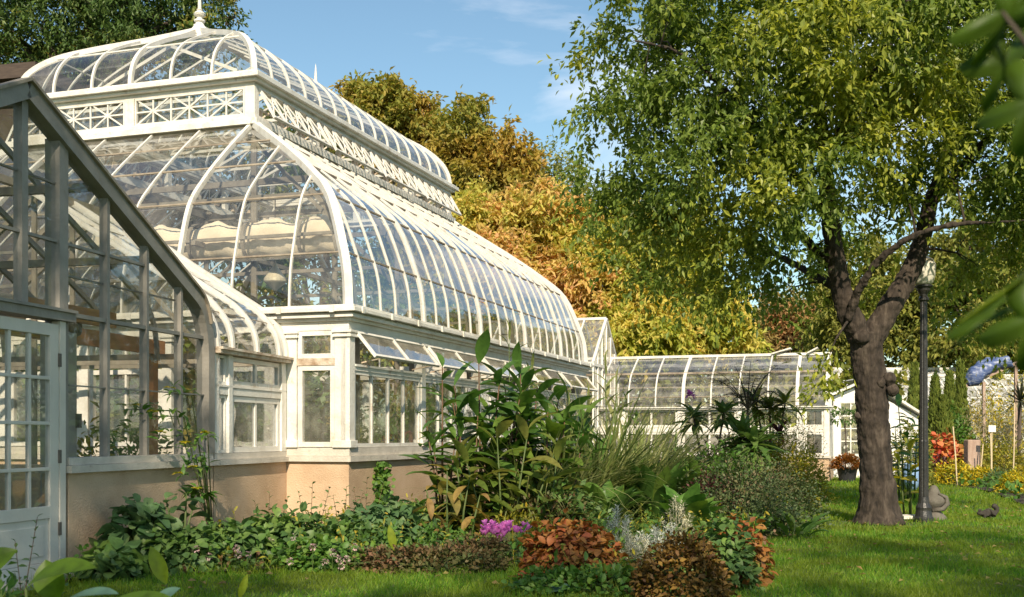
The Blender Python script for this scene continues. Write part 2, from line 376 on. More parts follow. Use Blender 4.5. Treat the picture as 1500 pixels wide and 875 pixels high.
def window(fr3, parent, z0, z1, p0, p1, nm=1, nr=1, fw=.05, mw=.03, d=.05, depth=.0, name='window', pm='paint', gm='glass', lab=None):
    """fr3(s, n, z): s along the wall, n outward. frame + bars, with the pane a sub-part"""
    mb = MB(); y0, y1 = depth-d/2, depth+d/2
    mb.box(fr3,p0,p1,y0,y1,z0,z0+fw); mb.box(fr3,p0,p1,y0,y1,z1-fw,z1)
    mb.box(fr3,p0,p0+fw,y0,y1,z0+fw,z1-fw); mb.box(fr3,p1-fw,p1,y0,y1,z0+fw,z1-fw)
    for i in range(1,nm): x = p0+fw+(p1-p0-2*fw)*i/nm; mb.box(fr3,x-mw/2,x+mw/2,y0+.008,y1-.008,z0+fw,z1-fw)
    for i in range(1,nr):
        z = z0+fw+(z1-z0-2*fw)*i/nr; mb.box(fr3,p0+fw,p1-fw,y0+.011,y1-.011,z-mw/2,z+mw/2)
    o = mb.build(name, M[pm], parent)
    if lab: o['label'] = lab
    g = MB(); g.box(fr3,p0+fw-.004,p1-fw+.004,depth-.003,depth+.003,z0+fw-.004,z1-fw+.004); g.build('pane', M[gm], o)
    return o

# ------------------------------------------------------------ ground
g = MB(); n = 40
g.add([(-900,-300,0),(900,-300,0),(900,1500,0),(-900,1500,0)], [(0,1,2,3)])
M['lawn_soil'] = mat('lawn_turf', [(.05,.065,.014), (.075,.115,.018), (.10,.145,.024)], .9, 2.5, 9, .6, 25)
struct('ground', g, M['lawn_soil'])

# ============================================================ MAIN GLASSHOUSE
ax = (math.sin(R(18.2)), math.cos(R(18.2))); lf = (-ax[1], ax[0]); K = (-1.966, 13.49)
MF = frame(K, ax, lf); LM, WM = 11.45, 9.0
main = thing('glasshouse', 'large white Victorian glasshouse with curved glass roof and lattice lantern on top', 'greenhouse', MF(LM/2, WM/2, 0))
mb = MB(); mb.ring(MF, 0, LM, 0, WM, 0, .86, .25)
wall = mb.build('base_wall', M['stucco'], main)
mb = MB(); mb.ring(MF, -.045, LM+.045, -.045, WM+.045, .862, .93, .33)
mb.ring(MF, -.015, LM+.015, -.015, WM+.015, .932, 1.03, .2)
mb.build('sill', M['stone'], main)
mb = MB(); mb.box(MF, .3, LM-.3, .3, WM-.3, .01, .05); mb.build('floor', M['concrete'], main)
# cornice: frieze board, stepped mouldings, gutter
mb = MB()
for (o_, z0, z1, th) in ((.0,2.455,2.56,.16), (.045,2.562,2.60,.2), (.10,2.602,2.64,.26), (.07,2.642,2.665,.22), (.15,2.667,2.715,.30), (.12,2.717,2.75,.27)):
    mb.ring(MF, -o_, LM+o_, -o_, WM+o_, z0, z1, th)
cor = mb.build('cornice', M['paint'], main, bevel=.004)
mb = MB()
for i in range(14):
    u = .05+i*.86; mb.box(MF, u, u+.06, -.165, -.148, 2.655, 2.735)
for i in range(10):
    v = .12+i*.72; mb.box(MF, -.165, -.148, v, v+.06, 2.655, 2.735)
mb.split('gutter_bracket', M['paint'], cor)
# pilasters on the long side and the front
F_side = lambda s, n_, z: MF(s, -n_, z)          # right long side, outward = -v
F_back = lambda s, n_, z: MF(s, WM+n_, z)
F_front = lambda s, n_, z: MF(-n_, s, z)         # front, s runs left from the corner
F_end = lambda s, n_, z: MF(LM+n_, s, z)
def pilaster(fr3, s0, s1, cap=True):
    mb = MB(); mb.box(fr3, s0, s1, -.10, .02, 1.032, 2.453)
    mb.box(fr3, s0-.02, s1+.02, -.1, .045, 1.032, 1.12)
    if cap:
        mb.box(fr3, s0-.025, s1+.025, -.1, .05, 2.37, 2.40); mb.box(fr3, s0-.012, s1+.012, -.1, .035, 2.402, 2.42); mb.box(fr3, s0-.03, s1+.03, -.1, .055, 2.422, 2.453)
    return mb.build('pilaster', M['paint'], main, bevel=.004)
BAY = LM/5
for i in range(6):
    s = i*BAY; pilaster(F_side, max(-.02, s-.07), min(LM+.02, s+.07) if i else .13)
    pilaster(F_back, max(-.02, s-.07), min(LM+.02, s+.07))
pilaster(F_front, .03, .18); pilaster(F_front, .70, .83)
for i in range(2, 8): pilaster(F_front, i*1.28-.07, i*1.28+.07)
for i in range(8): pilaster(F_end, i*1.28+.02, i*1.28+.15)
# front bay: tall window below, small round-cornered light above
window(F_front, main, 1.04, 2.03, .19, .69, 1, 1, .06, .03, .06, -.03)
window(F_front, main, 2.12, 2.45, .19, .69, 1, 1, .055, .03, .06, -.03)
mb = MB(); mb.box(F_front, .18, .70, -.1, .01, 2.032, 2.118); mb.build('transom', M['worn'], main)
for k in range(1, 7):
    if k > 1: window(F_front, main, 1.04, 2.03, k*1.28+.08, (k+1)*1.28-.08, 2, 1, .06, .03, .06, -.03); window(F_front, main, 2.12, 2.45, k*1.28+.08, (k+1)*1.28-.08, 2, 1, .05, .03, .06, -.03)
# side bays
mbt = MB()
for i in range(5):
    a, b = i*BAY+(.14 if i == 0 else .075), (i+1)*BAY-.075
    for fr3, outer in ((F_side, True), (F_back, False)):
        window(fr3, main, 1.035, 1.97, a, b, 4 if outer else 2, 1, .045, .028, .06, -.03)
        mbt.box(fr3, a, b, -.09, .012, 1.972, 2.02); mbt.box(fr3, a, b, -.09, .03, 2.022, 2.05)
    # awning sash propped open over the side bay
    w_, L_ = b-a, .40; hz = 2.44; th = R(40)
    def aw(s, n_, z, a=a): return MF(a+s, -(.03+n_*math.sin(th)+z*math.cos(th)), hz-n_*math.cos(th)+z*math.sin(th))
    mb = MB(); fw = .035
    mb.box(aw,0,w_,0,fw,-.018,.018); mb.box(aw,0,w_,L_-fw,L_,-.018,.018)
    for j in range(3):
        s = j*(w_-fw)/2; mb.box(aw, s, s+fw, fw, L_-fw, -.018, .018)
    o = mb.build('awning_sash', M['paint'], main)
    mg = MB(); mg.box(aw, .01, w_-.01, .01, L_-.01, -.003, .003); mg.build('pane', M['awning_glass'], o)
    st = MB()
    for s in (.25, w_-.25): st.bar(aw(s, L_-.02, -.03), MF(a+s, .02, 2.08), .015, .015)
    st.split('stay', M['worn'], o)
mbt.split('transom', M['paint'], main)
# end wall (far side)
for i in range(7): window(F_end, main, 1.04, 2.42, i*1.28+.16, (i+1)*1.28+.01, 2, 2, .05, .03, .05, -.03)
# curved main roof
DT = [(0,0),(.012,.13),(.05,.25),(.165,.483),(.349,.628),(.614,.79),(1,1)]
LA0, LB0 = 1.846, 2.42; LL, LW = 7.65, 4.18     # lantern footprint
RF = Hip(MF, .02, LM-.02, .02, WM-.02, LA0, LB0, 2.752, 2.90, DT, 4, LM-LA0-LL-.02)
mg = MB(); RF.panes(mg, 24, 11); roof = mg.build('roof_glass', M['roof_glass'], main, smooth=True)
for side, Lg, k in (('right', LM, 24), ('left', LM, 24), ('front', WM, 11), ('back', WM, 11)):
    for i in range(1, k):
        pos = i*Lg/k; pts = RF.rib(side, pos)
        if len(pts) < 2: continue
        big = (i % 5 == 0) if side in ('right','left') else (i % 4 == 3)
        S = ax if side in ('right','left') else lf
        mb = MB(); mb.sweep(pts, (S[0], S[1], 0), .055 if big else .027, .06 if big else .03)
        mb.build('rib', M['paint_roof'], roof)
mb = MB()
for ca in (0,1):
    for cb in (0,1):
        d = Vector((lf[0]*(1 if cb==0 else -1) - ax[0]*(1 if ca==0 else -1), lf[1]*(1 if cb==0 else -1) - ax[1]*(1 if ca==0 else -1), 0))
        mb.sweep(RF.hip(ca, cb), d, .10, .09)
mb.split('hip_rib', M['paint_roof'], main)
mb = MB()
for h in (.23, .50, .70, .86): RF.purlin(mb, h)
mb.build('purlin', M['purlin'], main)
# inner steel frame seen through the glass
mb = MB()
for i in range(0, 6):
    u = min(max(.5, i*BAY), LM-.5)
    for side in ('right','left'):
        pts = RF.rib(side, u)
        inn = [p + Vector((lf[0], lf[1], 0))*(.14 if side=='right' else -.14) - Vector((0,0,.10)) for p in pts]
        mb.sweep(inn, (ax[0],ax[1],0), .05, .06)
    mb.bar(MF(u,.15,2.7), MF(u,.15,.93), .09, .09); mb.bar(MF(u,WM-.15,2.7), MF(u,WM-.15,.93), .09, .09)
for v in (2.45, WM-2.45):
    mb.bar(MF(1.9,v,5.5), MF(9.4,v,5.5), .07, .12); mb.bar(MF(.4,v,3.7), MF(LM-.4,v,3.7), .06, .06)
    for u in (1.9, 4.4, 6.9, 9.4): mb.tube([MF(u,v,.05), MF(u,v,5.6)], .05, 8)
for u in (1.9, 4.4, 6.9, 9.4):
    mb.bar(MF(u,2.45,5.45), MF(u,WM-2.45,5.45), .05, .1); mb.bar(MF(u,.3,3.3), MF(u,2.45,5.4), .04, .05); mb.bar(MF(u,WM-.3,3.3), MF(u,WM-2.45,5.4), .04, .05)
    mb.bar(MF(u,.4,3.5), MF(u,WM-.4,3.5), .04, .05)
mb.bar(MF(.95,.6,4.35), MF(.95,WM-.6,4.35), .05, .07); mb.bar(MF(.55,.4,3.75), MF(.55,WM-.4,3.75), .04, .04)
mb.build('inner_frame', M['steel'], main)
# ------------------------------------------------------------ lantern
LF = lambda a, b, z: MF(LA0+a, LB0+b, z)
ZC = 5.65
mb = MB()
mb.ring(LF, -.10, LL+.10, -.10, LW+.10, ZC-.04, ZC+.05, .2); mb.ring(LF, -.05, LL+.05, -.05, LW+.05, ZC+.052, ZC+.11, .14)
mb.ring(LF, -.02, LL+.02, -.02, LW+.02, 6.17, 6.23, .12); mb.ring(LF, -.09, LL+.09, -.09, LW+.09, 6.232, 6.275, .2); mb.ring(LF, -.15, LL+.15, -.15, LW+.15, 6.277, 6.345, .26)
mb.ring(LF, -.11, LL+.11, -.11, LW+.11, 6.347, 6.375, .2)
lan = mb.build('lantern', M['paint'], main, bevel=.004)
lan['label'] = 'raised lattice lantern with its own curved glass roof'
mb = MB()
for a in (0, LL):
    for b in (0, LW/2, LW):
        mb.box(LF, a-.03 if a == 0 else a-.09, a+.09 if a == 0 else a+.03, b-(.03 if b==0 else .08 if b < LW else .13), b+(.13 if b==0 else .08 if b<LW else .03), ZC+.112, 6.168)
for i in (1,2,3):
    for b in (0, LW-.08): mb.box(LF, LL*i/4-.06, LL*i/4+.06, b, b+.08, ZC+.112, 6.168)
mb.split('lantern_post', M['paint'], lan)
def lattice(fr3, s0, s1, z0, z1, cells, parent, star=True):
    mb = MB(); t = .022
    mb.box(fr3,s0,s1,-.02,.02,z0,z0+.03); mb.box(fr3,s0,s1,-.02,.02,z1-.03,z1); mb.box(fr3,s0,s0+.025,-.02,.02,z0+.03,z1-.03); mb.box(fr3,s1-.025,s1,-.02,.02,z0+.03,z1-.03)
    c = (s1-s0)/cells; zm = (z0+z1)/2
    if star: mb.box(fr3,s0+.025,s1-.025,-.006,.006,zm-t/2,zm+t/2)
    for i in range(cells):
        x0, x1 = s0+i*c, s0+(i+1)*c
        mb.bar(fr3(x0,.0,z0), fr3(x1,.0,z1), .016, t); mb.bar(fr3(x0,.004,z1), fr3(x1,.004,z0), .016, t)
        if star: mb.box(fr3,(x0+x1)/2-t/2,(x0+x1)/2+t/2,-.009,.009,z0+.03,z1-.03)
        if i: mb.box(fr3,x0-t/2,x0+t/2,-.012,.012,z0+.03,z1-.03)
    return mb.build('lattice_panel', M['paint_roof'], parent)
LFf = lambda s, n_, z: LF(-n_, s, z); LFe = lambda s, n_, z: LF(LL+n_, s, z)
for s0, s1 in ((.14, LW/2-.09), (LW/2+.09, LW-.14)):
    lattice(LFf, s0, s1, ZC+.112, 6.168, 3, lan); lattice(LFe, s0, s1, ZC+.112, 6.168, 3, lan)
for i in range(4):
    th = R(30)
    for sgn in (0, 1):
        a0, a1 = i*LL/4+.08, (i+1)*LL/4-.08
        def tilt(s, n_, z, sgn=sgn):
            zz = z-6.165; off = .03-zz*math.sin(th)+n_*math.cos(th)
            return LF(s, -off if sgn == 0 else LW+off, 6.165+zz*math.cos(th)+n_*math.sin(th))
        lattice(tilt, a0, a1, 6.165-.52, 6.165, 5, lan, star=False)
mb = MB()
for fr3, Lx in ((LFf, LW), (LFe, LW)): mb.box(fr3, .1, Lx-.1, -.052, -.048, ZC+.11, 6.17)
mb.split('lantern_pane', M['roof_glass'], lan)
mb = MB()   # vent gear behind the open side panels
for i in range(12):
    a = .3+i*.63
    for b in (.10, LW-.1): mb.bar(LF(a,b,ZC+.12), LF(a+.12,b-(.2 if b < 1 else -.2),5.95), .02, .02); mb.box(LF, a-.06, a+.06, b-.03, b+.03, ZC+.112, ZC+.26)
mb.bar(LF(.1,.14,ZC+.3), LF(LL-.1,.14,ZC+.3), .03, .03)
mb.build('vent_gear', M['worn'], lan)
LT = [(0,0),(.015,.14),(.07,.30),(.20,.47),(.42,.63),(.70,.80),(1,1)]
LR = Hip(LF, .0, LL, .0, LW, 1.78, LW/2-.01, 6.377, 1.45, LT, 4)
mg = MB(); LR.panes(mg, 15, 6, (.47,)); lroof = mg.build('lantern_roof_glass', M['roof_glass'], lan, smooth=True)
for side, Lg, k in (('right', LL, 15), ('left', LL, 15), ('front', LW, 6), ('back', LW, 6)):
    mb = MB()
    for i in range(1, k):
        mb = MB(); pts = LR.rib(side, i*Lg/k)
        if len(pts) < 2: continue
        S = ax if side in ('right','left') else lf
        big = (i == 3 and side in ('front','back'))
        mb.sweep(pts, (S[0], S[1], 0), .06 if big else .034, .06 if big else .036); mb.build('lantern_rib', M['paint_roof'], lan)
mb = MB()
for ca in (0,1):
    for cb in (0,1):
        d = Vector((lf[0]*(1 if cb==0 else -1) - ax[0]*(1 if ca==0 else -1), lf[1]*(1 if cb==0 else -1) - ax[1]*(1 if ca==0 else -1), 0))
        mb.sweep(LR.hip(ca, cb), d, .08, .075)
for h in (.47,): LR.purlin(mb, h, .02, .02)
mb.bar(LF(1.7, LW/2, 7.85), LF(LL-1.7, LW/2, 7.85), .12, .1)
mb.build('lantern_hip_bars', M['paint_roof'], lan)
mb = MB()
for i in range(5):
    a = 1.0+i*1.4; mb.bar(LF(a,.1,6.45), LF(a,LW/2,7.3), .03, .05); mb.bar(LF(a,LW-.1,6.45), LF(a,LW/2,7.3), .03, .05); mb.bar(LF(a,.1,6.42), LF(a,LW-.1,6.42), .03, .05)
mb.build('lantern_truss', M['paint'], lan)
for a in (1.78, LL-1.9):
    mb = MB(); c_ = LF(a, LW/2, 7.8)
    mb.lathe(c_, [(.16,-.06),(.13,.03),(.075,.1),(.06,.14),(.09,.155),(.09,.18),(.05,.19),(.045,.23),(.085,.25),(.10,.28),(.07,.31),(.04,.33),(.055,.35),(.03,.37),(.026,.5),(.015,.62),(.003,.72)], 14)
    mb.build('finial', M['paint'], lan, smooth=False)

# ============================================================ GABLED HOUSE AT THE LEFT (G) AND CORRIDOR (A), one wall plane
GX = frame((-3.743, 9.4), (.2207, .9753), (-.9753, .2207))     # e along the wall going away, i inward
GW = lambda s, n_, z: GX(s, -n_, z)
gab = thing('gabled_greenhouse', 'near glass gable, white frame coloured grey for shade, with pale glazed door at the left', 'greenhouse', GX(-.5, 2.0, 0))
E0 = -3.52; E1 = 2.50; AP = -.507; PIT = .485; AZ = 3.93
def rk(e): return AZ - abs(e-AP)*PIT          # outer rake line, centre of the bar
mb = MB()
mb.box(GX, .03, 2.56, 0, .25, 0, .86); mb.box(GX, E0, -1.1, 0, .25, 0, .86)
mb.box(GX, 2.31, 2.56, .25, 3.2, 0, .86); mb.box(GX, E0-.05, E0+.2, .25, 4.6, 0, .86)
mb.build('base_wall', M['stucco'], gab)
mb = MB(); mb.box(GX, .0, 2.62, -.05, .3, .862, .925); mb.box(GX, .03, 2.55, -.01, .2, .927, .99); mb.box(GX, E0, -1.1, -.05, .3, .862, .925)
mb.build('sill', M['stone'], gab)
def grake(i0, w, h, dz=0, side=0):
    """rake with curved eaves, both slopes, at inset i0"""
    L_ = []
    for s in (1,-1):
        pts = [GX(AP, i0, AZ+dz)]
        for d in np.linspace(.3, 2.72, 8): pts.append(GX(AP+s*d, i0, AZ-PIT*d+dz))
        for t in np.linspace(.2, 1, 6):
            an = t*math.pi/2; c_ = .50
            # quadratic ease from slope to vertical
            p0 = A([2.72, AZ-PIT*2.72]); p1 = A([3.0, AZ-PIT*2.98]); p2 = A([3.01, 2.0])
            q = (1-t)**2*p0 + 2*t*(1-t)*p1 + t*t*p2; pts.append(GX(AP+s*q[0], i0, q[1]+dz))
        L_.append(pts)
    return L_
mb = MB()
for pts in grake(.05, 1, 1): 
    lo = pts[-1].copy(); lo.z = .99
    mb.sweep(pts+[lo], (-.9753,.2207,0), .14, .13)
rake = mb.build('rake_board', M['shade_paint'], gab); 
mb = MB()
for pts in grake(.0, 1, 1, .085): mb.sweep(pts[:-2], (-.9753,.2207,0), .10, .025)
mb.build('rake_capping', M['purlin'], rake)
mb = MB()
for e, wd in ((AP, .075), (.0, .12), (.655, .042), (1.31, .04), (1.95, .04)):
    z0 = 2.235 if e < .05 and e != .0 else .99
    if e == .0: z0 = 0.0
    mb.box(GX, e-wd/2, e+wd/2, .02, .10 if wd < .1 else .16, z0, rk(e)-.02)
for e in (-1.16, -1.8, -2.4, -3.0): mb.box(GX, e-.03, e+.03, .02, .10, .0 if e == -1.16 else .99, min(rk(e)-.12, 9))
mb.split('mullion', M['shade_paint'], gab)
mb = MB()
mb.box(GX, -1.2, .09, -.035, .14, 2.135, 2.205); mb.box(GX, -1.2, .09, -.055, .10, 2.207, 2.232)
mb.box(GX, .09, 2.48, .03, .09, 2.19, 2.225); mb.box(GX, .09, 2.5, .035, .065, 1.60, 1.612)
mb.box(GX, -2.2, 1.31, .04, .08, 2.79, 2.815); mb.box(GX, .0, 1.9, .06,.09, 2.53, 2.545); mb.box(GX, -1.3, .3, .06, .09, 3.28, 3.295)
mb.box(GX, E0, -1.2, .03, .09, 2.19, 2.225)
mb.split('transom', M['shade_paint'], gab)
# glass of the gable end
mg = MB(); I = .06
def gz(e):
    d = abs(e-AP)
    return AZ-PIT*d if d < 2.75 else max(1.9, AZ-PIT*2.75-(d-2.75)*1.6)
es = [.0,.4,.8,1.2,1.6,2.0,2.2,2.35,2.45]
for a, b in zip(es[:-1], es[1:]): mg.quad(GX(a,I,.99), GX(b,I,.99), GX(b,I,gz(b)-.05), GX(a,I,gz(a)-.05))
es = [-1.2,-.9,AP,-.2,.0]
for a, b in zip(es[:-1], es[1:]): mg.quad(GX(a,I,2.23), GX(b,I,2.23), GX(b,I,gz(b)-.05), GX(a,I,gz(a)-.05))
es = [-3.45,-3.2,-2.8,-2.2,-1.7,-1.2]
for a, b in zip(es[:-1], es[1:]): mg.quad(GX(a,I,.99), GX(b,I,.99), GX(b,I,gz(b)-.05), GX(a,I,gz(a)-.05))
mg.build('gable_pane', M['glass'], gab)
# slopes: rafters every 0.62 m and glass, three purlins
mb = MB(); mg = MB(); GD = 5.0
for k in range(1, 9):
    for si, pts in enumerate(grake(k*.62, 1, 1, -.02)):
        if k > 4 and si == 0: pts = pts[:7]
        mb.sweep(pts, (-.9753,.2207,0), .035, .05)
mb.split('rafter', M['shade_paint'], gab)
for si in (0,1):
    P0 = grake(.1,1,1,.05)[si]; P1 = grake(GD,1,1,.05)[si]; P2 = grake(3.0,1,1,.05)[si]
    for j in range(len(P0)-1):
        e = P1 if (si == 1 or j < 6) else P2
        mg.quad(P0[j], P0[j+1], e[j+1], e[j])
mg.build('roof_glass', M['roof_glass'], gab)
mb = MB()
for s in (1,-1):
    for d in (1.0, 2.0): mb.bar(GX(AP+s*d,.1,AZ-PIT*d-.07), GX(AP+s*d,GD,AZ-PIT*d-.07), .06, .07)
mb.bar(GX(AP,.1,AZ-.07), GX(AP,GD,AZ-.07), .07, .12)
# inner truss members
mb.bar(GX(AP-2.6,1.9,2.45), GX(AP+2.6,1.9,2.45), .04, .06); mb.bar(GX(-.0,1.9,2.6), GX(1.9,1.9,2.35), .03, .08)
mb.bar(GX(AP,1.9,3.85), GX(AP,1.9,2.5), .03, .03)
mb.build('truss', M['steel'], gab)
mb = MB()   # left and back wall
mb.box(GX, E0, E0+.06, .25, 4.6, .86, 1.9); mb.box(GX, E0, 2.3, GD-.1, GD, 0, 1.0)
for k in range(7): mb.box(GX, E0+k*.9, E0+k*.9+.06, GD-.08, GD-.02, 1.0, 2.6)
mb.box(GX, E0, 2.3, GD-.09, GD-.01, 2.3, 2.4)
mb.build('back_wall', M['shade_paint'], gab)
# door
def dbox(mb, a, b, z0, z1, y0=.0, y1=.05): mb.box(GX, a, b, y0, y1, z0, z1)
mb = MB(); D0, D1 = -1.07, -.10
dbox(mb, D1-.115, D1, .04, 2.10); dbox(mb, D0, D0+.115, .04, 2.10); dbox(mb, D0+.115, D1-.115, 2.0, 2.10); dbox(mb, D0+.115, D1-.115, .04, .14)
dbox(mb, D0+.115, D1-.115, .50, .60); dbox(mb, D0+.115, D1-.115, .142, .498, .016, .036); dbox(mb, D0+.19, D1-.19, .20, .44, .006, .018)
w_ = (D1-D0-.23)
for i in (1,2): x = D0+.115+w_*i/3; dbox(mb, x-.016, x+.016, .60, 2.0, .008, .042)
for z in (.905, 1.28, 1.65): dbox(mb, D0+.115, D1-.115, z-.014, z+.014, .004, .046)
dr = mb.build('door', M['door_paint'], gab, bevel=.003); dr['label'] = 'pale painted door with rows of small panes'
mb = MB(); dbox(mb, D0+.1, D1-.1, .59, 2.01, .022, .027); mb.build('pane', M['glass'], dr)
mb = MB()
for z in (.35, .95, 1.75): dbox(mb, D1-.012, D1+.022, z, z+.11, -.012, .0)
mb.split('hinge', M['hinge'], dr)
mb = MB(); dbox(mb, D1+.004, -.02+.0, .0, 2.13, -.01, .07); dbox(mb, D0-.09, D0-.004, .0, 2.13, -.01, .07); mb.build('door_frame', M['door_paint'], gab)
mb = MB(); dbox(mb, -1.25, .0, 0, .045, -.28, .0); mb.build('door_step', M['stone'], gab)
# corridor house
cor_ = thing('corridor_greenhouse', 'low corridor greenhouse with curved glass eave joining the big glasshouse', 'greenhouse', GX(3.5, 2.5, 0))
EC0, EC1 = 2.60, 4.44
mb = MB(); mb.box(GX, EC0, EC1+.02, .01, .25, 0, .858); mb.box(GX, EC0+.3, EC1-.05, .3, 4.5, .01, .05); mb.build('base_wall', M['stucco'], cor_)
mb = MB(); mb.box(GX, 2.625, 4.455, -.04, .3, .86, .92); mb.box(GX, EC0, 4.45, .0, .18, .922, .985); mb.build('sill', M['stone'], cor_)
mb = MB()
for a, b in ((2.58,2.70),(2.93,3.02),(4.30,4.44)): mb.box(GX, a, b, .0, .12, .987, 2.06)
mb.box(GX, EC0, EC1, .01, .12, 1.62, 1.70); mb.box(GX, EC0, EC1, .0, .13, 1.702, 1.73)
mb.split('post', M['paint'], cor_, bevel=.004)
window(GW, cor_, .99, 1.615, 2.705, 2.925, 1, 1, .03, .03, .05, -.06); window(GW, cor_, 1.735, 2.05, 2.705, 2.925, 1, 1, .03, .03, .05, -.06)
window(GW, cor_, .99, 1.615, 3.03, 4.29, 2, 1, .06, .045, .05, -.05); window(GW, cor_, 1.735, 2.05, 3.03, 4.29, 2, 1, .05, .045, .05, -.05)
mb = MB(); mb.box(GX, EC0, 4.47, -.07, .13, 2.062, 2.10); mb.box(GX, EC0, 4.48, -.10, .1, 2.102, 2.13); mb.build('gutter', M['worn'], cor_)
CP = [(.0,2.13),(.012,2.27),(.06,2.42),(.15,2.55),(.30,2.70),(.6,2.89),(1.2,3.255),(1.8,3.62),(2.4,3.985)]
CPc = catmull(CP, 3)
def crib(e): return [GX(e, i_, z_) for i_, z_ in CPc]
mg = MB(); c0, c1 = [GX(2.6,i_,z_-.01) for i_,z_ in CPc], [GX(4.46,i_,z_-.01) for i_,z_ in CPc]
for j in range(len(c0)-1): mg.quad(c0[j], c1[j], c1[j+1], c0[j+1])
rg = mg.build('roof_glass', M['roof_glass'], cor_, smooth=False)
for e in (2.66, 3.0, 3.62, 4.22):
    mb = MB(); mb.sweep(crib(e), (.2207,.9753,0), .05, .055); mb.build('rib', M['paint_roof'], rg)
mb = MB(); # end rib against the dome, following where the two roofs meet
pts = []
for i_, z_ in CPc:
    p = GX(4.43, i_, z_)
    if z_ > 2.76:
        f = float(RF.fint(min(1,(z_-2.752)/2.9))); sh = LA0*f+.0
        p = p + Vector((ax[0], ax[1], 0))*sh
    pts.append(p)
mb.sweep(pts, (.2207,.9753,0), .10, .07); mb.build('valley_flashing', M['paint_roof'], cor_)
mg = MB()
for j in range(len(pts)-1):
    i_, z_ = CPc[j]; i2, z2 = CPc[j+1]; mg.quad(GX(4.40,i_,z_-.01), pts[j]-Vector((0,0,.012)), pts[j+1]-Vector((0,0,.012)), GX(4.40,i2,z2-.01))
mg.build('valley_glass', M['roof_glass'], cor_)
mb = MB()
for h_ in ((.15,2.53),(.9,3.05),(1.7,3.54)): mb.bar(GX(2.6,h_[0],h_[1]), GX(4.42,h_[0],h_[1]), .02, .02)
mb.bar(GX(2.2,2.4,3.98), GX(4.6,2.4,3.98), .08, .08)
mb.build('purlin', M['purlin'], cor_)
mb = MB()
for e in (2.9, 3.62, 4.3):
    mb.bar(GX(e,.1,2.05), GX(e,4.8,2.05), .04, .06); mb.bar(GX(e,.3,2.1), GX(e,1.3,3.2), .03, .05); mb.tube([GX(e,2.4,.05), GX(e,2.4,3.9)], .035, 8)
for e in (2.9,3.62,4.3): mb.bar(GX(e,4.8,0), GX(e,4.8,2.05), .06, .06)
for e in (3.0,3.62,4.22): mb.bar(GX(e,2.4,3.95), GX(e,4.8,2.1), .05, .06)
mb.build('inner_frame', M['steel'], cor_)
# ============================================================ FAR LOW GREENHOUSE (F)
FX = frame((8.08, 28.5), lf, ax); FW = 6.9
FWo = lambda s, n_, z: FX(s, -n_, z)
far = thing('low_greenhouse', 'long low greenhouse with curved eave at the far end of the garden', 'greenhouse', FX(3, 2, 0))
mb = MB(); mb.box(FX, 0, FW, 0, .25, 0, .60); mb.box(FX, 0, .25, .25, 3.6, 0, .60); mb.build('base_wall', M['stucco'], far)
mb = MB(); mb.box(FX, -.04, FW, -.05, .3, .602, .66); mb.build('sill', M['stone'], far)
mb = MB()
for s in (0, .62, 2.2, 3.75, 5.3, FW-.12): mb.box(FX, s, s+.13, -.02, .12, .662, 1.86)
mb.box(FX, .13, FW-.12, .0, .12, 1.27, 1.39); mb.box(FX, 0, .12, .14, 3.6, .6, 1.86)
mb.split('post', M['paint'], far)
mb = MB(); mb.box(FX, -.06, FW, -.08, .16, 1.862, 1.90); mb.box(FX, -.09, FW, -.12, .1, 1.902, 1.93); mb.build('gutter', M['paint'], far)
for a, b in ((.13,.62),(.75,2.2),(2.33,3.75),(3.88,5.3),(5.43,FW-.12)):
    k = 1 if b-a < 1 else 2
    window(FWo, far, .665, 1.265, a, b, k, 1, .06, .05, .05, -.04, gm='glass' if k == 1 or a > 3 else 'far_glass'); window(FWo, far, 1.395, 1.855, a, b, k, 1, .06, .05, .05, -.04, gm='glass')
FP_ = catmull([(0,1.93),(.02,2.15),(.09,2.42),(.22,2.64),(.40,2.81),(.8,3.04),(1.35,3.33)], 3)
mg = MB(); P = lambda e: [FX(e,i_,z_) for i_,z_ in FP_]
c0, c1 = P(.02), P(FW)
for j in range(len(c0)-1): mg.quad(c0[j], c1[j], c1[j+1], c0[j+1])
mg.quad(FX(.02,1.35,3.33), FX(FW,1.35,3.33), FX(FW,3.4,2.2), FX(.02,3.4,2.2))
fg = mg.build('roof_glass', M['far_glass'], far)
mb = MB(); mb.bar(FX(0,1.35,3.36), FX(FW,1.35,3.36), .1, .07); mb.build('ridge_board', M['paint'], far)
mb = MB(); mb.bar(FX(0,.42,2.85), FX(FW,.42,2.85), .05, .05); mb.bar(FX(0,.12,2.46), FX(FW,.12,2.46), .02, .02); mb.bar(FX(0,.02,2.2), FX(FW,.02,2.2), .02, .02); mb.build('purlin', M['purlin'], far)
for k in range(10):
    s = .06+k*.735; mb = MB(); mb.sweep([FX(s,i_-.015,z_+.02) for i_,z_ in FP_], (lf[0],lf[1],0), .085 if k in (0,1,5) else .036, .04); mb.build('rib', M['paint_roof'], fg)
# end wall glazing facing right
mb = MB()
for i_, z_ in ((.7,2.95),(1.35,3.3),(2.1,2.9)): mb.box(FX, .02, .08, i_-.03, i_+.03, 1.9, z_)
mb.box(FX, .0, .09, .1, 3.4, 1.86, 1.93); mb.build('end_frame', M['paint'], far)
mg = MB(); mg.quad(FX(.05,.1,.66), FX(.05,3.3,.66), FX(.05,3.3,1.86), FX(.05,.1,1.86)); mg.build('end_pane', M['glass'], far)
# two ridge vents lifted above the ridge
for a, b, l_ in ((1.05, 1.55, 'left'), (.35, .62, 'right')):
    mb = MB(); mb.sweep([FX(b,1.45,3.38), FX(a,1.45,3.52)], (ax[0],ax[1],0), .5, .035); mb.build('ridge_vent', M['paint'], far)
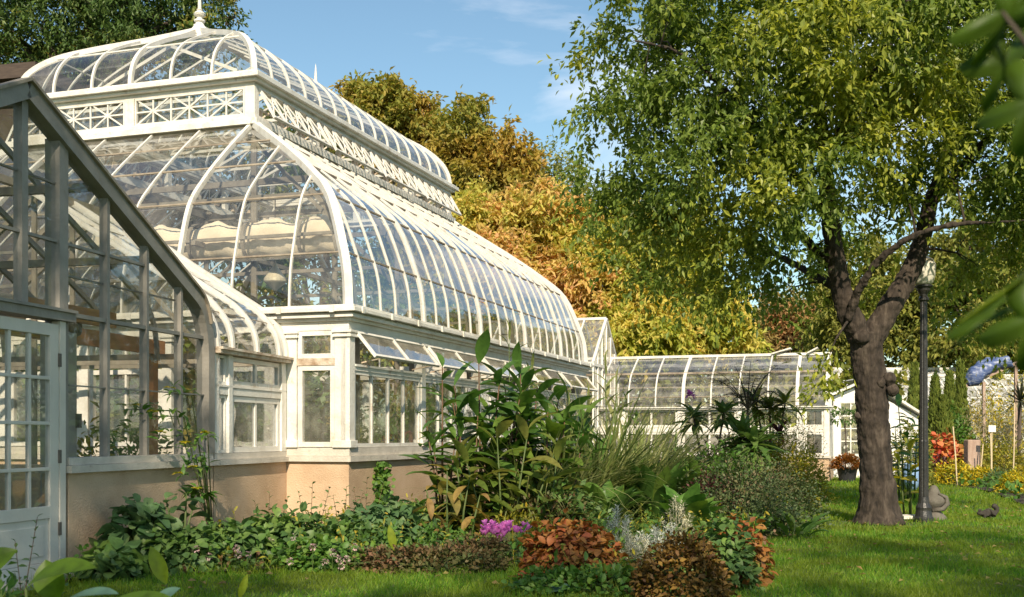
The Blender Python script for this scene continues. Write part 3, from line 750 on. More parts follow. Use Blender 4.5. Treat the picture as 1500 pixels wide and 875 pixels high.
# inner benches and shelves
mb = MB(); mb.box(FX,.4,FW-.2,.5,1.1,.78,.82); mb.box(FX,.4,FW-.2,2.3,3.0,.78,.82)
for k in range(8):
    s = .5+k*.88
    for i_ in (.55,1.05,2.35,2.95): mb.box(FX,s,s+.05,i_,i_+.05,0,.78)
    mb.bar(FX(s,.15,2.0), FX(s,3.3,2.0), .04, .04); mb.box(FX, s, s+.06, 3.32, 3.38, 0, 2.2)
mb.box(FX,.4,FW,3.36,3.44,0,1.1); mb.build('bench', M['steel'], far)

# ============================================================ SMALL RIDGED HOUSE BEHIND
BX = frame((2.61-ax[0]*1.5, 31-ax[1]*1.5), ax, lf)      # a along the gable end, b to the left along the ridge
bk = thing('ridged_greenhouse', 'small pointed glass gable rising behind the dome end', 'greenhouse', BX(1.5, 2, 0))
mb = MB()
pa = [BX(0,0,3.1), BX(1.5,0,4.39), BX(3.0,0,3.1)]
for k in range(6):
    o_ = lf[0]*k*.62, lf[1]*k*.62; v_ = Vector((o_[0], o_[1], 0))
    for i in (0,1): mb.bar(pa[i]+v_, pa[i+1]+v_, .07 if k == 0 else .04, .08 if k == 0 else .05)
for a in (0,.5,1.0,1.5,2.0,2.5,3.0): mb.bar(BX(a,0,.6), BX(a,0,3.1+1.29*(1-abs(a-1.5)/1.5)), .045, .045)
mb.bar(BX(1.5,0,4.42), BX(1.5,3.4,4.42), .07, .07); mb.bar(BX(0,0,3.08), BX(0,3.4,3.08), .07, .08); mb.bar(BX(3,0,3.08), BX(3,3.4,3.08), .07, .08)
mb.bar(BX(0,0,3.06), BX(3,0,3.06), .06, .08); mb.bar(BX(0,0,2.0), BX(3,0,2.0), .06, .06)
mb.build('frame', M['paint'], bk)
mb = MB(); mb.box(BX,0,3,0,.2,0,.6); mb.box(BX,0,.2,.2,3.4,0,.6); mb.build('base_wall', M['stucco'], bk)
mg = MB(); mg.quad(BX(0,0,3.1),BX(0,3.4,3.1),BX(1.5,3.4,4.39),BX(1.5,0,4.39)); mg.quad(BX(3,0,3.1),BX(3,3.4,3.1),BX(1.5,3.4,4.39),BX(1.5,0,4.39))
mg.add([BX(0,.02,.6),BX(3,.02,.6),BX(3,.02,3.1),BX(1.5,.02,4.39),BX(0,.02,3.1)],[(0,1,2,3,4)]); mg.build('pane', M['far_glass'], bk)

# ============================================================ WHITE PORCH, LONG GREENHOUSE
M['white'] = mat('white_boarding', [(.72,.71,.68), (.82,.81,.79)], .6, 3, 5)
X0 = lambda px, Y: (px-HX)/FP*Y
SX = frame((X0(1221,31), 31), (1,0), (0,1))
sh = thing('white_porch', 'white boarded porch with a many-paned window behind the tree trunk', 'shed', SX(1.2, 1, 0))
mb = MB(); wv = X0(1345,31)-X0(1221,31); zb = .55
mb.box(SX,0,.16,0,.08,0,2.25); mb.box(SX,.80,1.3,0,.08,0,2.25); mb.box(SX,.16,.80,0,.08,0,.62); mb.box(SX,.16,.8,0,.08,2.12,2.25); mb.box(SX,1.3,wv,0,.08,0,1.72)
mb.add([SX(0,0,2.252),SX(1.3,0,2.252),SX(1.15,0,2.72),SX(0,.08,2.252),SX(1.3,.08,2.252),SX(1.15,.08,2.72)],[(0,1,2),(5,4,3),(0,3,4,1),(1,4,5,2),(2,5,3,0)])
mb.add([SX(1.3,0,1.722),SX(wv,0,1.722),SX(1.3,0,2.24),SX(1.3,.08,1.722),SX(wv,.08,1.722),SX(1.3,.08,2.24)],[(0,1,2),(5,4,3),(0,3,4,1),(1,4,5,2),(2,5,3,0)])
mb.box(SX,0,.08,.08,2.5,0,2.2); mb.box(SX,wv-.08,wv,.08,2.5,0,1.7)
mb.build('wall', M['white'], sh)
window(lambda s,n_,z: SX(s,-n_,z), sh, .62, 2.12, .16, .80, 2, 4, .05, .03, .06, -.03)
window(lambda s,n_,z: SX(s,-n_,z), sh, .30, .78, .82, 1.25, 1, 1, .03, .03, .03, .02)
mb = MB(); mb.sweep([SX(1.1,-.08,2.82), SX(1.75,-.08,2.18), SX(wv+.1,-.08,1.74)], (0,1,0), .25, .06); mb.sweep([SX(-.1,-.08,2.30), SX(1.1,-.08,2.82)], (0,1,0), .25, .05)
mb.sweep([SX(1.1,1.3,2.82), SX(1.75,1.3,2.18), SX(wv+.1,1.3,1.74)], (0,1,0), 2.4, .04); mb.build('roof', M['paint_roof'], sh)
QX = frame((X0(1222,44), 44), (1,0), (0,1)); QW = X0(1540,44)-X0(1222,44)
lg_ = thing('long_greenhouse', 'long whitewashed greenhouse roof beyond the cypresses at the right', 'greenhouse', QX(4, 2, 0))
mb = MB(); mg = MB()
mb.box(QX,0,QW,0,.1,0,1.2); mb.box(QX,0,QW,-.04,.06,2.15,2.25)
k = 14
for i in range(k+1):
    s = QW*i/k; mb.bar(QX(s,0,2.22), QX(s,2.2,3.62), .06, .06); mb.box(QX,s-.03,s+.03,0,.06,1.2,2.15)
for t in (.33,.66): mb.bar(QX(0,2.2*t,2.22+1.4*t), QX(QW,2.2*t,2.22+1.4*t), .03, .03)
mb.box(QX,0,QW,2.15,2.25,3.60,3.70)
mb.bar(QX(0,3.6,4.02), QX(QW,3.6,4.02), .1, .08); mb.bar(QX(0,3.3,3.78), QX(QW,3.3,3.78), .05, .05)
for i in range(k//2+1): s = QW*i/(k//2); mb.bar(QX(s,3.0,3.72), QX(s,3.6,4.02), .04, .04); mb.box(QX,s-.02,s+.02,2.9,2.96,3.3,3.74)
mb.build('frame', M['paint_roof'], lg_)
mg.quad(QX(0,0,2.2),QX(QW,0,2.2),QX(QW,2.2,3.6),QX(0,2.2,3.6)); mg.quad(QX(0,.03,1.2),QX(QW,.03,1.2),QX(QW,.03,2.15),QX(0,.03,2.15))
mg.quad(QX(0,3.0,3.76),QX(QW,3.0,3.76),QX(QW,3.6,4.0),QX(0,3.6,4.0)); M['white_glass'] = glassmat('whitewashed_glass', tint=(.8,.82,.82), dirt=.3, dcol=(.8,.79,.76), ior=1.2); mg.build('roof_glass', M['white_glass'], lg_)
mb = MB(); mb.box(QX,0,QW,4.2,4.3,0,3.0); mb.build('back_wall', M['white'], lg_)
# a dark clad building seen over the left gable
DX = frame(ap(-150, 0, 24)[:2], (.97,-.24), (.24,.97))
dk = thing('dark_clad_building', 'dark brown building edge with flat roof behind the left gable', 'building', DX(1.6, 2, 0))
mb = MB(); mb.box(DX,0,3.42,0,5,0,8.55); mb.build('wall', M['dark'], dk)
mb = MB(); mb.box(DX,-.2,3.55,-.2,5.2,8.552,8.85); mb.build('roof', M['dark'], dk)

# ============================================================ INSIDE THE GLASSHOUSES
rl = thing('rolled_shade_cloth', 'beige shade cloth slung in swags inside the dome front', 'cloth', MF(.75, 2.6, 3.95))
def cloth(u0, v0, v1, zt, drop, seed):
    rs = np.random.default_rng(seed); nu, nv = 10, 70; V = []; F = []
    ph = rs.uniform(0, 6, 6)
    for j in range(nv):
        v = v0+(v1-v0)*j/(nv-1); t = (v-v0)/.82
        for i in range(nu):
            an = -2.2+4.4*i/(nu-1); r_ = drop*.5*(1+.06*math.sin(t*6.283+ph[0])+.07*math.sin(t*11+ph[1]+i*.9)+.05*math.sin(t*23+i*1.7)); sag = .03*math.cos(t*6.283+ph[2])
            V.append(MF(u0-r_*math.cos(an)*.7, v, zt-drop*.5+r_*math.sin(an)*-1+sag))
    for j in range(nv-1):
        for i in range(nu-1): F.append((j*nu+i, j*nu+i+1, (j+1)*nu+i+1, (j+1)*nu+i))
    mb = MB(); mb.add(V, F); return mb
o = cloth(.80, .55, 4.3, 3.98, .46, 3).build('cloth', M['canvas'], rl, smooth=True); so_ = o.modifiers.new('thickness','SOLIDIFY'); so_.thickness = .012
mb = MB(); mb.bar(MF(.72,.4,3.86), MF(.72,4.6,3.86), .03, .03)
for v in (1.0,1.82,2.64,3.46): mb.sweep([MF(.80-.25*math.cos(t_), v, 3.75+.27*math.sin(t_)) for t_ in np.linspace(-1.5,1.5,8)], (lf[0],lf[1],0), .05, .012)
mb.build('strap', M['steel'], rl)
pl = thing('pendant_lamp', 'pale diamond-shaped pendant lamp hanging inside the dome front', 'lamp', ap(403, 412, 15.0))
px_, py_, pz_ = ap(403, 412, 15.0)
mb = MB(); mb.lathe((px_,py_,pz_), [(.004,.28),(.02,.24),(.035,.19),(.075,.14),(.135,.05),(.15,.03),(.15,-.005),(.14,-.02),(.02,-.125),(.002,-.13)], 20); mb.build('shade', M['bronze'], pl, smooth=False)
mb = MB(); mb.tube([(px_,py_,pz_+.26),(px_,py_,pz_+1.15)], .008, 6); mb.build('cable', M['iron'], pl)
# orange timber staging inside the gable house
tp = thing('timber_staging', 'orange timber posts and beam standing inside the gable house', 'frame', GX(1.2, 1.0, 0))
mb = MB(); mb.box(GX,.92,1.04,.75,.87,0,2.22); mb.box(GX,2.9,3.0,.9,1.0,0,2.2) ; mb.split('post', M['orange_wood'], tp)
mb = MB(); mb.box(GX,-.6,3.1,.87,.93,2.08,2.24); mb.box(GX,.2,1.7,.6,.66,2.25,2.40); mb.box(GX,-.6,.1,1.0,1.5,2.25,2.36); mb.split('beam', M['orange_wood'], tp)
bl = thing('grey_block_partition', 'grey block partition wall standing inside the gable house', 'wall', GX(.75, .5, 0))
mb = MB(); mb.box(GX,.52,.86,.48,.62,0,2.12); mb.build('wall', M['block'], bl)
mb = MB(); mb.box(GX,.84,.88,.44,.48,1.25,1.38); mb.build('switch_box', M['hinge'], bl)
du = thing('canvas_duct', 'fat beige horizontal duct hanging high in the gable house', 'duct', GX(0, 2.4, 2.6))
mb = MB(); mb.tube([GX(-3.2,2.6,2.75), GX(-1,2.6,2.74), GX(1.0,2.6,2.68), GX(2.9,2.6,2.62)], .15, 14); mb.build('tube', M['canvas'], du, smooth=True)
tb = thing('slatted_bench', 'long slatted plant bench inside the gable house', 'bench', GX(0, 3.4, 0))
mb = MB(); mb.box(GX,-3.2,2.0,3.0,3.8,.78,.84); mb.build('top', M['steel'], tb)
mb = MB()
for e in (-3.1,-1.5,.3,1.9):
    for i_ in (3.05,3.7): mb.box(GX,e,e+.06,i_,i_+.06,0,.78)
mb.split('leg', M['steel'], tb)
wl = thing('bulkhead_lamp', 'small black round lamp fixed under the gable house beam', 'lamp', GX(1.3, .8, 2.18))
mb = MB(); c_ = GX(1.28,.78,2.22); mb.lathe(c_, [(.01,.09),(.05,.07),(.065,.03),(.065,-.03),(.05,-.07),(.01,-.09)], 14); mb.build('body', M['iron'], wl)
for i, (u, v, lab) in enumerate(((3.0,1.2,'white painted plant bench beside the long side windows of the glasshouse'), (3.2,5.4,'middle plant bench deep inside the big glasshouse'))):
    b_ = thing('plant_bench', lab, 'bench', MF(u+2, v+.4, 0))
    mb = MB(); mb.box(MF,u,u+6.5,v,v+.9,.80,.86); mb.build('top', M['paint'], b_)
    for du_ in (.1,2.2,4.3,6.35):
        for dv in (.05,.8): mb = MB(); mb.box(MF,u+du_,u+du_+.06,v+dv,v+dv+.06,.05,.80); mb.build('leg', M['paint'], b_)

# ============================================================ LAMP POST, STONE ORNAMENT, POSTS, POT, TARP, SQUIRREL
lx, ly, _ = gp(1353, 765)
lp = thing('lamp_post', 'black fluted lamp post with frosted acorn globe beside the big tree', 'street lamp', (lx, ly, 0))
mb = MB(); mb.lathe((lx,ly,0), [(.13,0),(.13,.06),(.115,.08),(.10,.16),(.105,.2),(.075,.26),(.066,.34)], 16); mb.build('base', M['iron'], lp)
mb = MB()
vs = []; nn = 24; prof = [(.064,.34),(.062,1.1),(.058,1.12),(.052,2.0),(.046,3.02)]
for r_, z_ in prof:
    for j in range(nn):
        an = 2*math.pi*j/nn; rr = r_*(1 if j%2 else .87); vs.append((lx+rr*math.cos(an), ly+rr*math.sin(an), z_))
mb.add(vs, [(i*nn+j, i*nn+(j+1)%nn, (i+1)*nn+(j+1)%nn, (i+1)*nn+j) for i in range(4) for j in range(nn)]); mb.build('pole', M['iron'], lp)
mb = MB(); mb.lathe((lx,ly,3.02), [(.048,-.02),(.07,.0),(.07,.03),(.05,.05),(.055,.08),(.085,.13),(.09,.16),(.12,.18),(.12,.20),(.05,.205)], 18); mb.build('collar', M['iron'], lp)
m, nt, N_, L_ = _nt('frosted_globe')
b_ = N_.new('ShaderNodeBsdfPrincipled'); b_.inputs['Base Color'].default_value = (.88,.84,.72,1); b_.inputs['Roughness'].default_value = .3
t_ = N_.new('ShaderNodeBsdfTranslucent'); t_.inputs[0].default_value = (.8,.74,.6,1); x_ = N_.new('ShaderNodeMixShader'); x_.inputs[0].default_value = .3
L_.new(b_.outputs[0], x_.inputs[1]); L_.new(t_.outputs[0], x_.inputs[2]); o_ = N_.new('ShaderNodeOutputMaterial'); L_.new(x_.outputs[0], o_.inputs[0]); M['globe'] = m
mb = MB(); mb.lathe((lx,ly,3.225), [(.10,0),(.125,.03),(.150,.12),(.158,.22),(.155,.28),(.14,.31),(.11,.325)], 20); mb.build('globe', M['globe'], lp, smooth=True)
mb = MB(); mb.lathe((lx,ly,3.55), [(.135,0),(.12,.025),(.06,.06),(.025,.08),(.018,.1),(.028,.12),(.012,.15),(.002,.17)], 16); mb.build('cap', M['bronze'], lp)
M['grey_stone'] = mat('grey_cast_stone', [(.09,.08,.065), (.17,.155,.13)], .85, 8, 7, .4, 40)
sx_, sy_, _ = gp(1368, 763)
st = thing('stone_ornament', 'weathered grey stone scroll ornament at the lamp post foot', 'ornament', (sx_, sy_, 0))
mb = MB(); mb.lathe((sx_,sy_,0), [(.17,0),(.18,.03),(.16,.06),(.12,.10),(.09,.13),(.085,.17),(.11,.20),(.145,.25),(.15,.29),(.13,.33),(.09,.36),(.07,.42),(.045,.47),(.02,.49)], 18); mb.build('body', M['grey_stone'], st, smooth=True)
mb = MB(); mb.tube([(sx_-.05,sy_-.08,.15),(sx_+.08,sy_-.12,.17),(sx_+.16,sy_-.08,.24),(sx_+.13,sy_-.1,.33),(sx_+.03,sy_-.08,.38)], [.03,.035,.035,.03,.015], 8); mb.build('scroll', M['grey_stone'], st, smooth=True)
bx_, by_, _ = gp(1338, 764)
bd = thing('white_board', 'low white wooden board lying by the tree and lamp post', 'board', (bx_, by_, 0))
mb = MB(); mb.box(frame((bx_-.13,by_),(1,0),(0,1)), 0,.27,0,.30,.03,.075); mb.box(frame((bx_-.13,by_),(1,0),(0,1)), .02,.06,.04,.26,0,.03); mb.box(frame((bx_-.13,by_),(1,0),(0,1)), .21,.25,.04,.26,0,.03); mb.build('plank', M['paint'], bd, bevel=.004)
M['post_wood'] = mat('weathered_post_wood', [(.30,.20,.15), (.45,.33,.26)], .8, 5, 6, .3, 40, stretch=(3,3,.5))
qx, qy, _ = ap(1424, 690, 28.0)
wp = thing('wooden_post', 'short thick pinkish wooden post among the yellow flowers', 'post', (qx, qy, 0))
mb = MB(); mb.box(frame((qx-.16,qy-.14),(1,0),(0,1)), 0,.32,0,.28,0,1.07); mb.build('post', M['post_wood'], wp, bevel=.02)
M['cane'] = mat('pale_bamboo', [(.55,.42,.25), (.70,.58,.38)], .6, 8, 4)
for (xa, ya, xb, yb, Yd, lab) in ((1396,625,1402,715,26,'leaning pale cane in front of the red-leaved bush'), (1451,635,1452,700,27,'upright pale cane right of the wooden post'), (1486,590,1484,690,27.5,'tall thin cane near the right edge of the flower bed'), (1440,650,1434,690,27.6,'short leaning cane just right of the wooden post')):
    p_ = Vector(ap(xa,ya,Yd)); q_ = Vector(ap(xb,yb,Yd)); q_.z = 0
    cn_ = thing('garden_cane', lab, 'cane', q_); mb = MB(); mb.tube([q_, (p_+q_)/2+Vector((.01,0,0)), p_], .016, 6); mb.build('cane', M['cane'], cn_)
wx, wy, _ = ap(1453, 628, 27.2)
pt_ = thing('white_label_plate', 'small bright white plate on a cane above the yellow flowers', 'sign', (wx, wy, 0))
mb = MB(); mb.tube([(wx,wy,0),(wx,wy,1.3)], .012, 6); mb.build('stake', M['cane'], pt_)
mb = MB(); mb.box(frame((wx-.09,wy-.01),(1,0),(0,1)), 0,.18,-.012,.0,1.26,1.42); mb.build('plate', M['white'], pt_, bevel=.01)
# blue tarpaulin bundle on a timber prop
M['tarp'] = mat('blue_and_white_tarpaulin', [(.03,.05,.13), (.08,.12,.26), (.38,.41,.47)], .45, 5, 4, stretch=(1,1,3), distort=.6)
ta = thing('blue_tarpaulin', 'crumpled blue and white tarpaulin bundled on a sloping prop', 'tarpaulin', ap(1445, 548, 33)[:2]+(0,))
p0, p1 = Vector(ap(1416, 560, 33)), Vector(ap(1478, 530, 33))
V = []; F = []; nu, nv = 14, 34
for j in range(nv):
    t = j/(nv-1); c_ = p0.lerp(p1, t)+Vector((0,0,.16*math.sin(t*3.14)))
    for i in range(nu):
        an = 2*math.pi*i/nu; r_ = (.26*math.sin(min(1,(t+.08)*4)*1.57)*(1-.35*t))*(1+.09*math.sin(t*30+i*.9)+.10*math.sin(i*1.4+t*7))
        V.append(c_+Vector((-.42*math.sin(an)*r_*1.1, math.cos(an)*r_*1.3, .9*math.sin(an)*r_*1.1)))
for j in range(nv-1):
    for i in range(nu): F.append((j*nu+i, j*nu+(i+1)%nu, (j+1)*nu+(i+1)%nu, (j+1)*nu+i))
mb = MB(); mb.add(V, F+[tuple(range(nu)), tuple((nv-1)*nu+i for i in range(nu))]); mb.build('sheet', M['tarp'], ta, smooth=True)
mb = MB(); mb.bar(p0+Vector((-.1,0,-.15)), p1+Vector((.35,0,.02)), .08, .08); mb.bar((p0.x+.5,p0.y,0), (p0.x+.5,p0.y,p0.z), .08, .08); mb.bar((p1.x+.2,p1.y,0), (p1.x+.2,p1.y,p1.z-.05), .08, .08); mb.build('prop', M['post_wood'], ta)
# pot with rust mum
M['pot'] = mat('black_plastic_pot', [(.02,.02,.022), (.035,.035,.04)], .5, 6, 3)
M['blue_pot'] = mat('pale_blue_glaze', [(.20,.32,.55), (.30,.45,.68)], .3, 5, 3)
ox, oy, _ = ap(1241, 706, 28.3)
POT = (ox, 28.3)
pp = thing('rust_potted_plant', 'rust orange potted plant in a black tub behind the trunk', 'potted plant', (ox, 28.3, 0))
mb = MB(); mb.lathe((ox,28.3,0), [(.19,0),(.25,.32),(.27,.33),(.27,.37),(.24,.37),(.23,.33)], 18); mb.build('pot', M['pot'], pp)
ux, uy, _ = ap(1336, 690, 24)
bp_ = thing('blue_pot', 'pale blue glazed pot half hidden behind the lamp post', 'pot', (ux, uy, 0))
mb = MB(); mb.lathe((ux,uy,0), [(.10,0),(.17,.2),(.19,.42),(.16,.55),(.18,.58),(.15,.58),(.13,.5)], 18); mb.build('body', M['blue_pot'], bp_, smooth=True)
# timber edging block at the bed corner
ex, ey, _ = gp(1106, 800)
eg = thing('edging_brick', 'dark old brick edging block at the right corner of the bed', 'brick', (ex, ey, 0))
M['brick'] = mat('old_brick', [(.14,.07,.045), (.22,.12,.08)], .9, 10, 6, .4)
mb = MB(); mb.box(frame((ex-.13,ey),(1,.1),(-.1,1)),0,.26,0,.12,0,.10); mb.build('brick', M['brick'], eg, bevel=.008)
# squirrel, hunched on the lawn, facing left
sq = thing('squirrel', 'dark squirrel crouching on the lawn at the right', 'squirrel', gp(1452, 760))
M['fur'] = mat('dark_grey_fur', [(.03,.026,.022), (.065,.055,.045)], .9, 30, 5, .6, 90)
q0 = Vector(gp(1452, 760))
P_ = [(.0,0,.075,.045),(-.045,0,.062,.040),(-.085,0,.055,.026),(-.115,0,.060,.026),(-.137,0,.053,.013),   # haunch, chest, neck, head, muzzle
      (.03,0,.055,.03),(.062,.005,.09,.032),(.042,.005,.13,.034),(.005,.0,.142,.024),                     # tail up the back
      (-.07,.03,.03,.012),(-.075,.032,.006,.010),(-.07,-.03,.03,.012),(-.075,-.032,.006,.010),
      (.0,.045,.035,.024),(-.03,.048,.006,.011),(.0,-.045,.035,.024),(-.03,-.048,.006,.011)]
E_ = [(0,1),(1,2),(2,3),(3,4),(0,5),(5,6),(6,7),(7,8),(1,9),(9,10),(1,11),(11,12),(0,13),(13,14),(0,15),(15,16)]
me = bpy.data.meshes.new('body'); me.from_pydata([(a*1.5,b*1.4,c_*1.35) for a,b,c_,_ in P_], E_, []); o = link('body', me, M['fur'], sq)
mo = o.modifiers.new('skin','SKIN'); 
for i, v in enumerate(me.skin_vertices[0].data): v.radius = (P_[i][3]*1.4,)*2; v.use_root = (i == 0)
o.modifiers.new('sub','SUBSURF').levels = 2; o.modifiers['sub'].render_levels = 2
mb = MB()
for s in (1,-1): mb.tube([q0+Vector((-.165,s*.022,.105)), q0+Vector((-.16,s*.028,.128)), q0+Vector((-.155,s*.03,.142))], [.012,.009,.002], 6)
mb.split('ear', M['fur'], sq)
mb = MB()
for s in (1,-1): mb.lathe(q0+Vector((-.188,s*.030,.086)), [(.001,-.004),(.004,0),(.001,.004)], 6)
mb.split('eye', M['iron'], sq)
# ------------------------------------------------------------ vegetation materials
G = {}
G['bark'] = mat('cherry_bark', [(.014,.011,.009), (.045,.034,.026), (.10,.078,.06)], .95, 7, 9, 1.6, 9, stretch=(1.8,1.8,.5), distort=.6)
G['bark2'] = mat('grey_bark', [(.05,.04,.03), (.13,.10,.08)], .9, 4, 8, .8, 12, stretch=(2,2,.5))
G['stem'] = mat('green_stem', [(.05,.09,.02), (.10,.13,.04)], .6, 6, 4)
G['red_stem'] = mat('reddish_stem', [(.10,.04,.03), (.12,.08,.03)], .6, 6, 4)
G['cherry'] = leafmat('cherry_leaf', [(.055,.072,.012),(.10,.115,.018),(.16,.165,.024),(.115,.125,.02),(.065,.085,.018)], .42, .42, [(.04,.062,.014),(.075,.10,.018),(.05,.075,.015)], .55, gain=2.25)
G['oak'] = leafmat('golden_brown_leaf', [(.15,.11,.02),(.24,.17,.03),(.20,.12,.03),(.12,.12,.02)], .35, .6, [(.14,.14,.025),(.10,.11,.02),(.2,.15,.03)], .3, gain=1.7)
G['sumac'] = leafmat('orange_autumn_leaf', [(.36,.24,.09),(.34,.27,.08),(.40,.23,.12),(.28,.25,.07)], .4, .6, [(.22,.23,.04),(.30,.28,.06),(.36,.26,.07),(.17,.19,.03)], .42, gain=1.85)
G['yell'] = leafmat('yellow_green_leaf', [(.24,.22,.05),(.31,.26,.06),(.18,.19,.04),(.34,.24,.07)], .4, .6, [(.10,.13,.02),(.16,.18,.025),(.22,.2,.03)], .5, gain=1.9)
G['rust'] = leafmat('rusty_leaf', [(.22,.11,.05),(.28,.16,.07),(.16,.11,.05),(.20,.17,.05)], .3, .6, [(.15,.14,.04),(.22,.17,.06)], .4, gain=1.5)
G['olive'] = leafmat('olive_green_leaf', [(.09,.11,.02),(.14,.16,.03),(.20,.18,.04),(.07,.10,.02)], .35, .6, [(.18,.17,.04),(.12,.14,.03)], .35, gain=1.4)
G['dark'] = leafmat('dark_green_leaf', [(.035,.06,.014),(.06,.09,.018),(.11,.11,.02),(.16,.12,.03)], .3, .5, [(.03,.055,.015),(.05,.08,.02)], .5, gain=1.9)
G['conif'] = leafmat('cypress_spray', [(.10,.14,.02),(.15,.18,.03),(.08,.12,.02)], .2, .7)
G['big'] = leafmat('broad_green_leaf', [(.035,.075,.015),(.05,.10,.02),(.08,.12,.02)], .3, .4, spec=.4, gain=1.5)
G['big2'] = leafmat('pale_broad_leaf', [(.10,.15,.03),(.15,.18,.04),(.20,.19,.05)], .4, .4)
G['yellow_big'] = leafmat('yellowing_leaf', [(.24,.22,.05),(.30,.22,.06),(.22,.13,.05),(.14,.18,.04)], .35, .6)
G['gc'] = leafmat('ground_leaf', [(.035,.07,.015),(.05,.10,.02),(.09,.14,.03),(.04,.08,.03)], .25, .5, [(.03,.065,.02),(.06,.10,.03)], 1.2, gain=1.5)
G['gc2'] = leafmat('fresh_green_leaf', [(.05,.12,.02),(.08,.17,.03),(.12,.20,.03)], .3, .5)
G['blue'] = leafmat('bluish_green_leaf', [(.045,.09,.035),(.06,.12,.045),(.10,.15,.06)], .25, .55, gain=1.2)
G['coleus'] = leafmat('copper_coleus_leaf', [(.34,.12,.035),(.27,.07,.03),(.36,.18,.04),(.18,.06,.028)], .25, .6, [(.33,.19,.045),(.26,.13,.035),(.30,.10,.03)], 3.0)
G['coleus2'] = leafmat('brown_gold_leaf', [(.11,.05,.02),(.17,.09,.02),(.26,.16,.03),(.08,.035,.02)], .2, .6, [(.16,.10,.02),(.10,.06,.02)], 4)
G['redleaf'] = leafmat('scarlet_gold_leaf', [(.50,.05,.03),(.55,.14,.06),(.55,.33,.10),(.35,.03,.03)], .25, .5)
G['maroon'] = leafmat('maroon_leaf', [(.06,.015,.02),(.10,.03,.03),(.05,.03,.03)], .2, .5)
G['mixed'] = leafmat('mixed_shrub_leaf', [(.045,.075,.03),(.08,.11,.045),(.11,.11,.05),(.13,.09,.05)], .25, .55, [(.04,.065,.025),(.07,.10,.04)], 2.0, gain=1.2)
G['silver'] = leafmat('silver_filigree_leaf', [(.46,.48,.42),(.56,.58,.51),(.36,.40,.36)], .2, .8)
G['silver2'] = leafmat('cream_feather_leaf', [(.60,.57,.43),(.48,.48,.35)], .25, .8)
G['brownie'] = leafmat('brown_green_leaf', [(.13,.08,.035),(.18,.09,.05),(.07,.09,.03),(.11,.06,.035)], .25, .6, [(.07,.10,.03),(.12,.08,.03)], 1.6)
G['gold'] = leafmat('yellow_flower', [(.62,.46,.02),(.70,.52,.04),(.45,.42,.03),(.22,.28,.03)], .3, .6)
G['goldg'] = leafmat('golden_green_leaf', [(.24,.24,.03),(.34,.30,.04),(.12,.17,.03),(.40,.28,.03)], .35, .6)
G['beige'] = leafmat('dry_beige_leaf', [(.34,.30,.18),(.26,.25,.14),(.42,.36,.22)], .3, .7)
G['grassy'] = leafmat('strap_leaf', [(.08,.13,.03),(.14,.18,.05),(.20,.22,.08),(.07,.11,.03)], .35, .45)
G['palegrass'] = leafmat('pale_grass_leaf', [(.20,.23,.09),(.28,.28,.12),(.14,.19,.05)], .35, .5)
G['pink'] = leafmat('magenta_petal', [(.60,.17,.56),(.68,.28,.64),(.52,.12,.50)], .35, .5)
G['palep'] = leafmat('pale_pink_petal', [(.62,.42,.45),(.66,.55,.50),(.58,.35,.42)], .3, .6)
G['near'] = leafmat('near_leaf_green', [(.08,.15,.014),(.11,.19,.02)], .6, .45, spec=.4)
G['nearb'] = leafmat('near_leaf_blue_green', [(.06,.13,.10),(.09,.17,.13)], .3, .45)
G['neary'] = leafmat('near_leaf_yellow_green', [(.20,.28,.02),(.26,.32,.03)], .5, .4)
G['palm'] = leafmat('whorled_leaf', [(.04,.08,.02),(.07,.12,.03),(.10,.15,.04)], .3, .45, spec=.4, gain=1.4)
G['fern'] = leafmat('dark_feathery_leaf', [(.025,.035,.02),(.05,.05,.03),(.04,.06,.025)], .2, .6)
OV = [.1,.62,.95,1,.86,.5,.02]; LAN = [.35,.8,1,.9,.62,.3,.02]; STR = [.6,1,1,.85,.6,.3,.02]; RND = [.15,.8,1.05,1.05,.8,.4]

